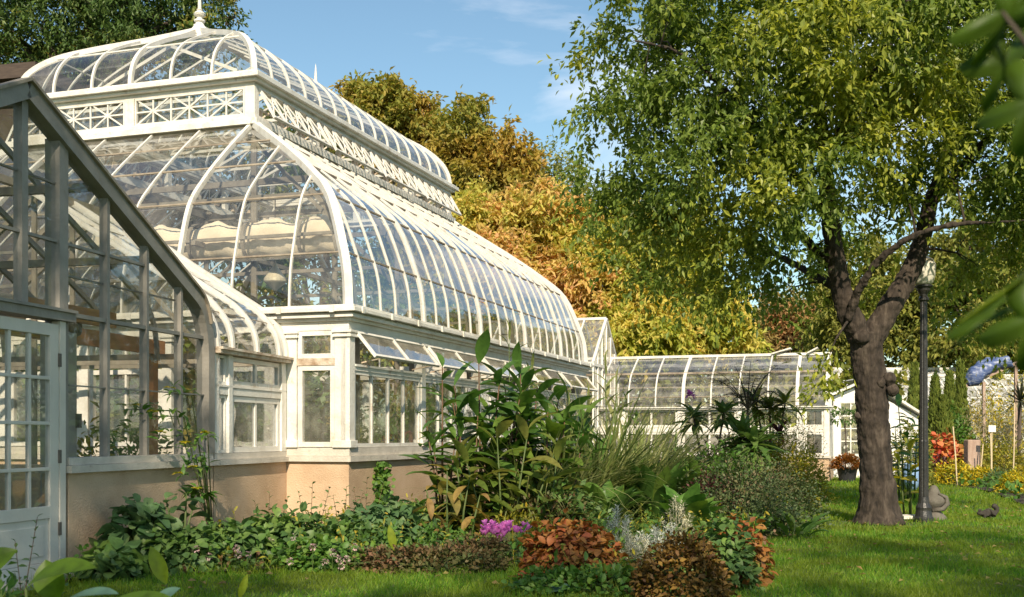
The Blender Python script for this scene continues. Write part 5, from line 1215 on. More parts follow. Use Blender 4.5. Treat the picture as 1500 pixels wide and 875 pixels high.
# creeper column on the wall and leaning coneflower over the sill
c = A(MF(.72,-.10,0)); t = thing('wall_creeper','narrow leafy creeper climbing the tan wall under the side window','climber',c)
P = np.repeat(c[None],420,0)+RNG.normal(size=(420,3))*A([.05,.05,0]); P[:,2] = RNG.uniform(.05,.84,420); P[:,:2] -= .0
lg = LG(); lg.strip(P, rdir(420)+A([.3,-.6,-.3]), A([.3,-1,.4])+RNG.normal(size=(420,3))*.4, .06, .05, OV, .3, .1); lg.build('foliage', G['gc2'], t)
mb = MB(); mb.tube([c, c+A([.02,0,.4]), c+A([-.02,0,.85])], .008, 5); mb.build('stems', G['stem'], t)
b0 = A(gp(312,800)); tips = [A(ap(x,y,10.6)) for x,y in ((272,655),(238,640),(225,610),(250,575),(300,640),(200,600),(283,690),(262,700),(290,722),(180,600))]
t = thing('coneflower','leaning yellow coneflower hanging over the window sill','flower',b0); mb = MB(); lg = LG(); fl = []
for q in tips:
    arch = A([(b0[0]+q[0])/2, (b0[1]+q[1])/2-.05, max(.95, q[2])*.93+.1]); mb.tube([b0, b0*.5+arch*.5, arch, q], [.008,.007,.006,.004], 5)
    for k in range(6): whorl(arch+(q-arch)*RNG.uniform(.2,1.05)+RNG.normal(size=3)*.03, (0,-.4,.6), 2, .12, .045, lg, 1.0)
    fl.append(q+A([0,-.03,.05]))
mb.build('stems', G['stem'], t); lg.build('leaves', G['gc2'], t); 
for q in fl: flowers([q], .055, 10, G['gold'], t, part='flower', cup=-.3)
c = place(292,812); t = thing('fig_seedling','drooping hand-shaped leaf cluster hanging against the tan wall','plant',c); q = A(ap(285,715,11.0)); mb = MB(); mb.tube([c, (c+q)/2+A([.1,0,.1]), q], .006, 5); mb.build('stems', G['stem'], t)
lg = LG(); whorl(q, (0,-.2,-1), 24, .17, .05, lg, .4, (-.2,.8)); whorl(q+A([.12,0,-.05]), (0,-.2,-1), 16, .16, .05, lg, .4, (-.2,.8)); lg.build('leaves', G['gc2'], t)
# pale pink clover heads
for i,(x,y) in enumerate(((346,808),(352,814),(364,813),(396,792),(425,822),(287,806),(306,816),(487,808),(496,818),(508,807),(444,786),(476,824),(458,800),(512,821),(448,828))):
    pass
pts = [A(ap(x,y,9.5+ (y<800)*.5)) for x,y in ((346,802),(349,811),(364,811),(396,791),(425,821),(287,803),(306,814),(487,808),(496,817),(508,818),(476,822),(458,800),(430,786),(500,828),(520,800))]
t = thing('globe_amaranth','scattered pale pink globe flowers at the front of the wall bed','flower',place(430,836)); mb = MB(); lg = LG()
for q in pts: mb.tube([A([q[0],q[1],0.02]), q], .003, 4); whorl(q-A([0,0,.01]), (0,-.3,1), 40, .019, .010, lg, .9, (-.9,1.5), RND)
mb.build('stems', G['stem'], t); lg.build('flowers', G['palep'], t)
# ---- middle bed
c = place(640,835); mound('bugleweed_carpet','low brownish carpet plant along the middle lawn edge','plant',c,.75,.42,.20,2300,.05,.034,G['brownie'],None,.6,group=None)
c = place(705,826); mound('bugleweed_mound','rounded brownish mound just below the pink flowers','plant',c,.35,.24,.25,1300,.05,.03,G['brownie'],None,.6)
c = place(560,832); mound('bugleweed_carpet','low brown-green carpet plant left of the long lawn edge','plant',c,.5,.25,.16,1200,.05,.034,G['brownie'],None,.6)
c = place(690,785); mound('astilbe_clump','bright green ferny clump behind the pink flowers','plant',c,.65,.42,.40,1700,.10,.06,G['gc2'],None,.4)
c = place(610,790); mound('astilbe_clump','dark green ferny clump at the foot of the tall ginger','plant',c,.6,.4,.38,1400,.10,.06,G['gc'],None,.4)
c = place(775,775); mound('astilbe_clump','deep green ferny clump right of the ginger stems','plant',c,.55,.4,.42,1300,.10,.06,G['gc'],None,.4)
# pink autumn crocus
t = thing('autumn_crocus','bright magenta pink crocus cluster at the lawn edge','flower',place(732,805)); pts = []
for i in range(46):
    x = RNG.choice([712,725,738,750,720,742,733,765,770,698], p=[.12,.13,.13,.1,.12,.12,.12,.06,.06,.04])+RNG.normal()*5; q = A(ap(x, 780+RNG.normal()*5, 10.9)); pts.append(q)
flowers(pts, .068, 7, G['pink'], t, cup=.75, wr=.5); mb = MB()
for q in pts: mb.tube([A([q[0],q[1]+.02,0]), q], .005, 4)
mb.build('stems', G['palegrass'], t)
c = place(735,806); lg = LG(); n = 120; P = c+RNG.normal(size=(n,3))*A([.22,.08,0])+A([0,0,.02]); lg.strip(P, rdir(n,1.2), upn(n), .14, .03, LAN, .8, .1); lg.build('leaves', G['blue'], t)
t = thing('lambs_ear','small grey-white spiky plant behind the pink flowers','plant',place(712,792)); lg = LG(); b0 = place(712,792)
for i in range(16): whorl(b0+A([RNG.normal()*.14, RNG.normal()*.06, .14+RNG.uniform(0,.16)]), (0,0,1), 9, .09, .02, lg, .4, (.2,1.2))
lg.build('leaves', G['silver'], t)
c = place(800,795); mound('bronze_annual','loose reddish green annuals behind the copper coleus','plant',c,.62,.4,.52,2400,.055,.03,G['brownie'],None,.9,jit=.25)
c = place(760,800); mound('bronze_annual','loose green annuals with orange tips right of the pink flowers','plant',c,.35,.25,.36,1100,.06,.03,G['goldg'],None,.9,jit=.3)
c = place(845,780); mound('bronze_annual','brown red low shrub behind the copper coleus top','plant',c,.50,.34,.52,2000,.05,.03,G['rust'],None,.8,jit=.2)
# ---- coleus group
c = place(840,858); mound('copper_coleus','big copper red coleus mound at the front of the bed','plant',c,.38,.32,.50,2300,.08,.052,G['coleus'],OV,.1,.9,up=.55,lump=.3)
c = place(1000,880); mound('brown_gold_coleus','rounded brown and gold leafy mound at the front right','plant',c,.35,.32,.46,3000,.05,.03,G['coleus2'],None,.5,lump=.2)
c = place(1058,862); mound('trailing_shrub','dark green leafy mound right of the brown and gold mound','plant',c,.27,.28,.52,900,.075,.045,G['gc'],OV,.3)
c = place(1075,855); mound('red_coleus','copper red coleus trailing over the right corner of the bed','plant',c+A([.06,.05,0]),.20,.36,.50,800,.08,.05,G['coleus'],OV,.0,.9,up=.4,lump=.3)
def filigree(lab, x, y, r, h, k, lm, Ll=.10):
    c = place(x,y); t = thing('dusty_miller', lab, 'plant', c); lg = LG(); mb = MB()
    for i in range(k):
        d = rdir(1)[0]; d[2] = abs(d[2]); q = c+d*A([r,r*.7,h])*RNG.uniform(.6,1); tip = q+d*.05+A([0,0,.05]); mb.tube([c, q, tip], .003, 4)
        for f in np.linspace(.0,1,7):
            s_ = q+(tip-q)*f; whorl(s_, d+A([0,0,.7]), 4, Ll*(1-.5*f)*.7, .010, lg, .3, (.3,.9), STR)
    mb.build('stems', lm, t); lg.build('leaves', lm, t)
filigree('silver white lacy plant between the two coleus mounds',920,846,.19,.34,34,G['silver2'])
filigree('grey silver lacy plant behind the brown and gold mound',965,838,.32,.36,60,G['silver'])
filigree('tall grey feathery plant just above the silver foliage',905,815,.16,.42,30,G['silver'])
filigree('cream feathery plant topping the silver foliage group',990,800,.18,.45,34,G['silver2'])
c = place(880,872); mound('mint_patch','fresh green nettle-leaved patch in the very front of the bed','plant',c,.62,.26,.20,900,.06,.038,G['gc2'],OV,1.0,.5)
c = place(820,868); mound('mint_patch','nettle-leaved green sprigs at the foot of the copper coleus','plant',c,.34,.2,.18,420,.06,.038,G['gc2'],OV,1.0,.5)
# ---- broad-leaved rosettes
def rosette(lab, x, y, n, L_, W_, lm, sp=.55, name='broadleaf_clump', dr=.8, hh=.0):
    c = place(x,y); t = thing(name, lab, 'plant', c); lg = LG(); a = RNG.uniform(0,6.28,n); tl = RNG.uniform(.15,1,n)*sp
    D = np.stack([np.cos(a)*tl,np.sin(a)*tl,np.ones(n)],1); P = c+np.stack([np.cos(a)*.05*tl*3,np.sin(a)*.05*tl*3,np.full(n,.02+hh)],1); Nn = np.stack([-np.cos(a),-np.sin(a),np.full(n,.4)],1)
    lg.strip(P, D, Nn, L_*RNG.uniform(.6,1.1,n), W_*RNG.uniform(.7,1.1,n), [.12,.14,.55,.9,1,.9,.55,.03], dr*RNG.uniform(.4,1.4,n), .22); lg.build('leaves', lm, t)
rosette('broad-leaved green clump left of the tobacco-like plants',885,788,40,.72,.23,G['big'])
rosette('pale blue-green broad-leaved plant behind the copper coleus',885,780,22,.66,.19,G['blue'])
rosette('tall broad-leaved clump with upright leaves in mid bed',960,776,46,.92,.27,G['big'])
rosette('bright green broad leaves in front of the olive shrub',1005,792,30,.70,.25,G['gc2'])
rosette('dark broad-leaved clump deep in the middle of the bed',925,768,40,.95,.25,G['big'])
rosette('low broad leaves at the foot of the strap grass',850,765,20,.70,.15,G['big'])
rosette('drooping broad leaves near the whorled stems',1030,766,36,1.0,.26,G['big'])
rosette('broad-leaved clump in front of the low greenhouse sill',1000,745,34,1.0,.24,G['big'])
rosette('arching leaves over the right edge of the dark shrub',1165,790,14,.45,.12,G['big'],sp=1.0)
# ---- shrubs on the right of the bed
c = place(1090,786); mound('dark_shrub','large dark fine-leaved shrub on the right side of the bed','shrub',c,.62,.5,.92,4800,.05,.026,G['mixed'],None,.5,lump=.4,jit=.3)
c = place(1140,775); mound('dark_shrub','silvery green fine-leaved shrub beside the lawn','shrub',c,.55,.5,.80,3600,.05,.026,G['mixed'],None,.5,lump=.3,jit=.25)
c = place(1040,775); mound('purple_shrub','purplish dark shrub behind the cream feathery plant','shrub',c,.42,.35,.72,1800,.055,.03,G['maroon'],None,.4,lump=.2)
c = place(1140,745); mound('golden_shrub','yellow and orange tinted shrub at the right end of the bed','shrub',c,.62,.5,1.10,3600,.065,.03,G['goldg'],None,.5,lump=.25)
c = place(1175,735); mound('golden_shrub','golden green shrub nearest the lawn at the bed end','shrub',c,.50,.45,.95,2600,.065,.03,G['goldg'],None,.6,lump=.3)
c = place(1090,738); mound('golden_shrub','rust and yellow shrub behind the large dark shrub','shrub',c,.60,.5,1.15,2600,.07,.035,G['brownie'],None,.6,lump=.3)
c = place(1140,722); mound('airy_shrub','loose airy green shrub before the low greenhouse window','shrub',c,.75,.6,1.75,2600,.08,.028,G['goldg'],None,.5,lump=.35,jit=.3)
c = place(1178,720); mound('airy_shrub','thin wispy dark twigs right of the airy green shrub','shrub',c,.45,.4,1.55,1000,.06,.02,G['fern'],None,.5,lump=.35,jit=.35)
c = place(1100,715); mound('airy_shrub','mid green leafy shrub under the dark feathery tree','shrub',c,.7,.6,1.5,1900,.12,.045,G['gc2'],None,.4,lump=.3)
# maroon spiky plant
c = place(1137,742); t = thing('maroon_cordyline','small dark maroon spiky plant amid the golden shrubs','plant',c); lg = LG(); whorl(c+A([0,-.25,1.18]), (0,0,1), 26, .42, .05, lg, .9, (-.1,1.3), LAN); lg.build('leaves', G['maroon'], t)
mb = MB(); mb.tube([c, c+A([0,-.25,1.18])], .02, 6); mb.build('stem', G['red_stem'], t)
# ---- whorled plants on forked stems
def whorled(lab, base, tips, Ll, lm, n=34, sr=.028, lw=.075):
    base = A(base); t = thing('whorled_plant', lab, 'plant', base); mb = MB(); lg = LG()
    fork = A([base[0], base[1], tips[0][2]*.42]); mb.tube([base, fork], [sr, sr*.85], 8)
    for q in tips:
        q = A(q); m_ = (fork+q)/2+A([(q[0]-fork[0])*.12,0,-.05]); mb.tube([fork, m_, q], [sr*.8, sr*.65, sr*.5], 7); whorl(q, (0,0,1), n, Ll, lw, lg, .9, (-.25,1.25)); whorl(q-A([0,0,.10]), (0,0,1), n//2, Ll*1.05, lw, lg, .9, (-.5,.4))
    mb.build('stems', G['bark2'], t, smooth=True); lg.build('leaves', lm, t); return t
Yw = 17.0
t = whorled('forked plant with two palm-like leaf whorls before the low greenhouse', gp(1037,755), [ap(1016,612,Yw), ap(1060,606,Yw)], .40, G['palm'])
q = A(ap(1011,580,Yw)); lg = LG(); whorl(q, (0,0,1), 40, .09, .04, lg, .8, (-.2,1.4), RND); lg.build('flowers', G['pink'], t)
whorled('lower broad whorled plant right of the forked pair', gp(1089,752), [ap(1088,642,16.6), ap(1105,652,16.4)], .55, G['palm'], 40, lw=.11)
whorled('small whorled plant with pale leaves near the low greenhouse corner', gp(1140,735), [ap(1150,592,18), ap(1128,600,18), ap(1108,590,18.2)], .42, G['big2'], 22, lw=.08)
# dark feathery acacia-like small tree
def feathery(lab, base, fr_, lm):
    base = A(base); t = thing('feathery_tree', lab, 'tree', base); mb = MB(); lg = LG()
    top = A(ap(1095,600,17.6)); mb.tube([base, top*.5+base*.5+A([.05,0,0]), top], [.03,.022,.014], 7)
    for (x,y) in fr_:
        q = A(ap(x,y,17.6+RNG.uniform(-.5,.5))); m_ = (top+q)/2+A([0,0,.22]); pts = [top*(1-f)**2+2*f*(1-f)*m_+q*f*f for f in np.linspace(0,1,14)]; mb.tube(pts, list(np.linspace(.011,.003,14)), 4)
        for i in range(3,14):
            d = nrm((pts[i]-pts[i-1])[None])[0]; s_ = np.cross(d,[0,0,1]); s_ /= np.linalg.norm(s_)+1e-6
            for sg in (1,-1):
                n = 1; D = s_*sg+d*.5+RNG.normal(size=3)*.15; k_ = 7; Ll = .20*math.sin((i-1)/14*2.7)+.04; D /= np.linalg.norm(D)
                Pp = pts[i]+np.outer(np.linspace(.1,1,k_), D)*Ll-np.outer(np.linspace(0,1,k_)**2,[0,0,.05])
                for e in (1,-1): lg.strip(Pp, np.tile(np.cross(D,[0,0,1])*e+D*.3,(k_,1)), upn(k_,.2), .045, .014, [.6,1,.3], .2, 0, mid=False)
    mb.build('trunk', G['bark2'], t); lg.build('fronds', lm, t)
feathery('small dark feathery-leaved tree spreading before the low greenhouse roof', gp(1100,745), [(1048,545),(1052,560),(1075,535),(1100,530),(1130,545),(1140,575),(1060,580),(1085,560),(1125,595),(1140,535),(1040,555),(1110,550),(1070,600),(1095,575)], G['fern'])
# ---- tall ginger / canna group
c = A(gp(648,790)); c[1] = 12.6
def gpY(x, Y): return A([(x-HX)/FP*Y, Y, 0])
cane('ginger_plant','tallest left ginger stem with dark pointed leaves before the awning','plant',gpY(648,12.6),[(0,0,1.95,.0,0),(-.03,.06,1.35,-.16,.0),(.05,-.05,1.15,.10,0)],G['big'],.40,.13,8,sr=.014,z0=.45,stem='red_stem',elev=.35)
cane('ginger_plant','dense ginger clump with broad dark leaves left of the grasses','plant',gpY(704,12.8),[(0,0,2.0,-.02,0),(.08,.1,1.85,.14,0),(-.10,.05,1.55,-.22,0),(.16,0,1.65,.30,0),(-.02,.1,1.35,.05,-.1),(.2,.1,1.45,.22,0),(-.18,0,1.75,-.12,0),(.3,.1,1.8,.2,0),(.05,-.1,1.05,.0,0)],G['big'],.60,.19,13,sr=.013,z0=.28,stem='red_stem',elev=.35)
cane('ginger_plant','ginger stems with overlapping leaves right of the dense clump','plant',gpY(760,13.2),[(0,0,1.9,.02,0),(.10,.1,1.75,.12,0),(-.08,.05,1.75,-.08,0),(.2,0,1.2,.3,0),(.32,.1,1.6,.15,0),(-.25,.1,1.4,-.1,0),(.1,-.1,1.1,.0,0)],G['big'],.60,.19,13,sr=.013,z0=.28,stem='red_stem',elev=.35)
cane('ginger_plant','lower ginger shoots with wide leaves at the front of the clump','plant',gpY(735,12.2),[(0,0,1.15,-.05,0),(.14,.0,1.25,.15,0),(-.2,0,.95,-.2,0),(.3,0,1.05,.3,0),(-.4,0,.9,-.1,0),(.5,0,.9,.1,0)],G['big2'],.52,.17,9,sr=.012,z0=.2,elev=.4)
cane('ginger_plant','bushy ginger shoots filling the gap before the pale arching grass','plant',gpY(800,13.0),[(0,0,1.55,.02,0),(.12,.1,1.35,.1,0),(-.14,0,1.45,-.1,0),(.28,0,1.2,.15,0),(-.3,.1,1.3,-.05,0)],G['big'],.55,.17,12,sr=.013,z0=.2,stem='red_stem',elev=.4)
cane('ginger_plant','shorter ginger shoots at the left foot of the clump','plant',gpY(672,12.5),[(0,0,1.25,.02,0),(.16,.1,1.4,.05,0),(-.18,0,1.05,-.1,0)],G['big'],.48,.15,11,sr=.013,z0=.2,stem='red_stem',elev=.4)
cane('banana_canna','broad upright canna leaf plant between ginger and grass','plant',gpY(828,14.5),[(0,0,1.55,.03,0),(.12,0,1.3,.12,0),(-.12,0,1.35,-.1,0),(.25,0,1.0,.2,0)],G['big'],.66,.22,7,sr=.016,z0=.3,elev=.9)
cane('yellowing_ginger','yellow withering broad-leaved shoots at the foot of the ginger','plant',gpY(655,11.9),[(0,0,.80,.0,0),(.14,.05,.75,.1,0),(-.12,0,.6,-.1,0),(.25,0,.55,.1,0)],G['yellow_big'],.36,.13,7,sr=.012,z0=.15,elev=-.3,droop=1.1)
cane('tall_reed_ginger','tall slim spiky shoot rising highest above the awning','plant',gpY(748,13.6),[(0,0,2.45,-.02,0),(.12,0,2.05,.15,0)],G['grassy'],.42,.05,13,sr=.009,z0=.45,elev=.7,shape=LAN,droop=1.3)
cane('reed_ginger','pale-topped feathery ginger shoot in front of the dome corner','plant',gpY(890,15.0),[(0,0,2.15,-.03,0),(.07,.0,1.9,.05,0)],G['palegrass'],.32,.06,18,sr=.011,z0=.35,elev=.85,shape=LAN,droop=.5)
cane('reed_ginger','pale shoots half hidden between canna leaf and feathery shoot','plant',gpY(865,14.8),[(0,0,1.75,-.03,0),(-.25,.0,1.65,-.03,0)],G['palegrass'],.32,.06,14,sr=.011,z0=.35,elev=.85,shape=LAN,droop=.5)
cane('reed_ginger','dark close-leaved shoot at the left end of the low greenhouse','plant',gpY(917,16.0),[(0,0,1.75,.0,0),(.1,0,1.4,.05,0)],G['palm'],.22,.07,22,sr=.011,z0=.3,elev=.5,shape=LAN,droop=.5)
blades('tall arching strap grass at the centre of the bed','fountain_grass','grass clump',gpY(870,14.4),300,2.1,.034,G['grassy'],.40,.45,1.35)
blades('pale arching grass mass beside the ginger stems','fountain_grass','grass clump',gpY(815,13.6),260,1.8,.030,G['palegrass'],.34,.45,1.6)
blades('green strap-leaved clump before the low greenhouse left end','fountain_grass','grass clump',gpY(925,15.2),280,1.9,.034,G['palegrass'],.42,.45,1.2)
blades('coarse green grass in front of the grey greenhouse window','fountain_grass','grass clump',gpY(960,16.0),220,1.5,.034,G['grassy'],.3,.6,1.4)
blades('pale hanging grass leaves close to the ginger foot','fountain_grass','grass clump',gpY(765,12.9),220,1.5,.028,G['palegrass'],.25,.5,2.0)
blades('low green grass tuft in front of the strap grasses','fountain_grass','grass clump',gpY(880,12.6),240,.62,.016,G['grassy'],.32,.8,1.5)
c = gpY(820,12.4); mound('leafy_shrub','mid green leafy shrub in front of the pale arching grass','shrub',c,.55,.45,.62,1300,.10,.05,G['gc'],None,.4)
c = gpY(925,15.0); mound('leafy_shrub','green leafy shrub at the foot of the tall strap grass','shrub',c,.60,.5,.55,1300,.10,.05,G['gc2'],None,.4)
c = gpY(995,15.4); mound('leafy_shrub','leafy shrub below the forked whorled plant','shrub',c,.75,.6,.75,1700,.11,.055,G['gc'],None,.4)
c = gpY(1065,15.2); mound('leafy_shrub','leafy green shrub under the broad whorled plant','shrub',c,.8,.6,.95,2000,.11,.05,G['gc2'],None,.4)
c = gpY(960,19); mound('leafy_shrub','shrub row before the low greenhouse wall, left','shrub',c,.9,.7,1.05,1400,.13,.05,G['gc'],None,.4)
c = gpY(1050,21); mound('leafy_shrub','shrub row before the low greenhouse wall, middle','shrub',c,1.2,.7,1.1,1600,.13,.05,G['brownie'],None,.4)
cane('seed_spike','thin dark seed spike standing before the grey greenhouse panes','plant',gpY(990,15.0),[(0,0,1.25,.0,0)],G['gc'],.09,.03,30,sr=.006,z0=.6,elev=.9)
# ---- behind the trunk and right-hand border
mound('rust_mum','rust orange chrysanthemum', 'plant', A([POT[0],POT[1],.0]), .42,.40,.45,1500,.08,.045,G['rust'],None,.5,parent=pp,stem=None,base=.3,part='foliage') if False else None
P0 = A([POT[0],POT[1],.38]); n = 1500; d = rdir(n); d[:,2] = np.abs(d[:,2])*.8-.1; P = P0+d*A([.40,.38,.45])*RNG.uniform(.5,1,n)[:,None]
lg = LG(); lg.diamond(P, d, upn(n,.6), .075, .045); G['rustmum'] = leafmat('rust_orange_mum', [(.24,.08,.02),(.30,.13,.03),(.18,.07,.02),(.12,.09,.03)], .25, .6); lg.build('foliage', G['rustmum'], pp)
cane('standard_shrub','thin small-leaved standard shrub above the rust potted plant','shrub',A([POT[0]+.15,29.0,0]),[(0,0,1.9,.0,0)],G['gc'],.2,.07,4,sr=.02,z0=.9) if False else None
c = A([POT[0]+.12,28.9,0]); t = thing('standard_shrub','thin flat-topped little standard shrub above the rust potted plant','shrub',c); mb = MB(); mb.tube([c, c+A([.03,0,.9]), c+A([0,0,1.5])], .018, 6); mb.build('stem', G['bark2'], t)
n = 260; lg = LG(); d = rdir(n); lg.diamond(c+A([0,0,1.65])+d*A([.55,.4,.2])*RNG.uniform(.4,1,n)[:,None], d, upn(n,.5), .10, .055); lg.build('foliage', G['gc'], t)
cane('canna_plant','yellow-green leafy canna between the trunk and the lamp post','plant',gpY(1333,15.8),[(0,0,.95,.0,0),(-.08,0,.8,-.08,0),(.05,.1,1.3,.0,0)],G['goldg'],.36,.13,6,sr=.012,z0=.25,elev=.3)
cane('canna_plant','taller green canna foliage behind the lamp post','plant',gpY(1330,20),[(0,0,1.5,.0,0),(-.15,0,1.3,-.08,0),(.15,.1,1.2,.05,0),(0,.2,1.7,-.1,0)],G['gc2'],.42,.16,8,sr=.014,z0=.2,elev=.3)
mound('green_shrub','leafy green shrub filling the gap right of the trunk','shrub',gpY(1335,25),.5,.5,1.5,1300,.12,.06,G['olive'],None,.4)
def cypress(lab, px, Y, ytop, wpx):
    x = (px-HX)/FP*Y; h = EYE+(HY-ytop)/FP*Y; r = wpx/2/FP*Y; t = thing('cypress', lab, 'tree', (x,Y,0)); n = 3400
    z = RNG.uniform(.03,1,n); a = RNG.uniform(0,6.28,n); rr = r*(1-z**1.6)*(.75+.35*np.sin(a*5+z*20)*.5)*RNG.uniform(.6,1.05,n)+.03
    P = np.stack([x+np.cos(a)*rr, Y+np.sin(a)*rr, z*h],1); D = np.stack([np.cos(a)*.35,np.sin(a)*.35,np.ones(n)],1)+RNG.normal(size=(n,3))*.2; lg = LG()
    lg.diamond(P, D, np.stack([np.cos(a),np.sin(a),np.full(n,.4)],1)+RNG.normal(size=(n,3))*.4, .17, .05); lg.build('crown', G['conif'], t)
    mb = MB(); mb.tube([(x,Y,0),(x,Y,h*.85)], [.06,.015], 6); mb.build('trunk', G['bark2'], t)
for a in (('tall cypress directly left of the lamp post',1340,32,537,36),('short cypress just right of the lamp post',1370,31,556,34),('middle cypress of the row, second right of the lamp post',1391,31.5,549,32),('slim tall cypress beside the blue tarpaulin',1407,32.5,534,30),('low bushy cypress in front of the cypress row',1381,29.5,585,46)): cypress(*a)
def m2(name, lab, px, Y, ytop, wpx, n, L_, W_, lm, **kw):
    x = (px-HX)/FP*Y; h = EYE+(HY-ytop)/FP*Y; r = wpx/2/FP*Y; return mound(name, lab, 'shrub', (x,Y,0), r, r*.8, h, n, L_, W_, lm, **kw)
m2('laurel_shrub','bright green leafy shrub under the cypress row',1395,30,605,70,1700,.14,.07,G['gc2'])
o = m2('red_leaved_bush','scarlet and gold leaved bush beyond the lamp post',1384,29,636,56,420,.17,.14,G['redleaf'],shape=RND,droop=.4)
m2('maroon_bedding','dark maroon low plants under the scarlet bush',1380,28,668,50,500,.12,.06,G['maroon'])
m2('olive_bush','wispy grey-beige bush above the yellow flowers',1445,31,592,90,3200,.16,.03,G['beige'],lump=.4,jit=.3)
m2('olive_bush','wispy beige bush at the right picture edge',1492,30,600,60,1900,.16,.03,G['beige'],lump=.4,jit=.3)
m2('goldenrod','high yellow goldenrod bank under the blue tarpaulin',1440,34,578,100,3000,.15,.05,G['gold'],lump=.4)
m2('goldenrod','high yellow goldenrod bank at the far right edge',1500,35,550,110,3000,.16,.05,G['gold'],lump=.4)
m2('green_shrub','green shrub behind the wooden post',1428,30,640,70,1200,.14,.06,G['goldg'])
m2('green_shrub','arching yellow green shrub right of the wooden post',1470,28.5,648,80,1700,.16,.035,G['goldg'],lump=.4,jit=.3)
m2('marigold_mound','yellow flowering mound left of the wooden post foot',1398,27,678,70,1600,.09,.04,G['gold'],lump=.3)
m2('marigold_mound','round golden flowering mound before the wooden post',1437,25.5,684,46,1500,.09,.03,G['gold'],lump=.2)
m2('marigold_mound','low green and yellow mound at the border start',1372,28,688,36,700,.09,.03,G['goldg'],lump=.2)
m2('marigold_mound','golden flowering mound at the right picture edge',1490,22.5,690,56,1700,.08,.03,G['gold'],lump=.3)
m2('lavender_clump','grey green airy clump between the two golden mounds',1462,25,690,46,1100,.12,.015,G['blue'],lump=.3)
t = thing('spiky_yucca','dark spiky yucca head at the right edge above the beige bush','plant',gpY(1492,29)); lg = LG(); q = A(ap(1494,588,29)); whorl(q, (0,0,1), 60, .75, .05, lg, .5, (-.6,1.4), STR); lg.build('leaves', G['fern'], t); mb = MB(); mb.tube([gpY(1492,29), q], .05, 7); mb.build('trunk', G['bark2'], t)
# ---- plants inside the glasshouses
def inside(lab, fr, u, v, h, r, n, Ll, lm):
    c = A(fr(u,v,.05)); mound('indoor_plant', lab, 'plant', c, r, r, h, n, Ll, Ll*.4, lm, None, .4, stem='stem', nstem=12, jit=.3)
inside('dark leafy plant filling the front right corner inside the dome',MF,1.6,1.6,1.8,.7,1300,.18,G['big'])
inside('tall leafy palm clump in the centre of the dome',MF,4.2,4.2,3.4,1.5,2600,.30,G['dark'])
inside('leafy plant behind the second side window of the dome',MF,4.6,1.4,1.7,.8,1100,.18,G['gc'])
inside('leafy plant behind the third side window of the dome',MF,7.0,1.4,1.9,.9,1200,.18,G['big'])
inside('tall plant at the back of the dome',MF,8.0,5.5,3.2,1.4,1800,.30,G['dark'])
inside('leafy plant behind the fifth side window of the dome',MF,9.8,1.5,1.8,.8,1000,.18,G['gc'])
inside('large plant inside the left half of the dome front',MF,2.2,6.0,2.6,1.3,1800,.26,G['dark'])
inside('green plant inside the corridor behind the double window',GX,3.4,1.4,1.35,.45,900,.13,G['gc2'])
inside('green potted plant seen beside the orange post',GX,1.5,.75,1.25,.28,500,.12,G['goldg'])
inside('dark potted plants on the floor of the gable house',GX,-1.2,2.0,1.6,.8,900,.2,G['dark'])
inside('dark plant at the back of the gable house',GX,.8,4.2,1.9,.8,1100,.2,G['dark'])
# ---- close leaves
def near_leaf(lab, name, base, tip, Wd, lm, n=(0,-.4,1), shape=None, droop=.5, cat='leaf', stem=True, group=None, root=None):
    base = A(base, float); tip = A(tip, float); b = A(root, float) if root is not None else A([base[0], base[1], 0.]); t = thing(name, lab, cat, b, group); lg = LG()
    D = tip-base; Ll = np.linalg.norm(D)*1.04; nn = A(n, float)[None]; D = D/np.linalg.norm(D)+nn[0]/np.linalg.norm(nn)*droop*.45
    lg.strip(base[None], D[None], nn, Ll, Wd, shape or [.06,.45,.8,.97,1,.93,.75,.45,.02], droop, .16); o = lg.build('leaf', lm, t)
    s_ = o.modifiers.new('sub','SUBSURF'); s_.levels = s_.render_levels = 2
    if stem: mb = MB(); mb.tube([b, (b+base)/2+A([.01,.02,0]), base], [.008,.006,.005], 6); mb.build('stem', G['stem'], t)
Yn = 4.2
near_leaf('large dark pointed leaf reaching right in the bottom left corner','canna_leaf',ap(38,862,Yn),ap(132,822,Yn-.1),.125,G['near'],(0,-.55,1),droop=.7)
near_leaf('broad upright leaf under the large dark pointed leaf','canna_leaf',ap(84,880,Yn+.1),ap(66,822,Yn+.1),.12,G['near'],(0,-1,.3))
near_leaf('dark leaf cut by the left picture edge','canna_leaf',ap(-40,850,Yn),ap(20,805,Yn),.11,G['near'],(.2,-.8,.7))
near_leaf('pale blue-green leaf lying along the bottom left edge','hosta_leaf',ap(95,880,3.6),ap(170,868,3.5),.07,G['nearb'],(0,-.35,1),droop=.3)
near_leaf('dark green leaf along the bottom edge','hosta_leaf',ap(150,888,3.6),ap(250,874,3.5),.07,G['near'],(0,-.35,1),droop=.4)
near_leaf('pale leaf tip along the bottom edge right of the dark one','hosta_leaf',ap(222,890,3.6),ap(262,862,3.6),.06,G['nearb'],(0,-.6,1),droop=.2)
near_leaf('bright yellow-green leaf standing before the wall bed','leaf_shoot',ap(244,856,6.0),ap(221,802,6.0),.085,G['neary'],(.2,-1,.2),droop=.25)
near_leaf('slim yellow-green leaf tip low in the lawn','leaf_shoot',ap(350,878,6.6),ap(362,842,6.6),.045,G['neary'],(.3,-1,.2),droop=.2)
near_leaf('upright pale green leaf before the brown carpet plant','leaf_shoot',ap(578,808,9.9),ap(570,770,9.9),.075,G['neary'],(.2,-1,.2),droop=.2)
near_leaf('large round glaucous leaf lying in the front of the bed','hosta_leaf',ap(796,872,8.2),ap(832,862,8.1),.16,G['nearb'],(0,-.35,1),droop=.3,shape=RND)
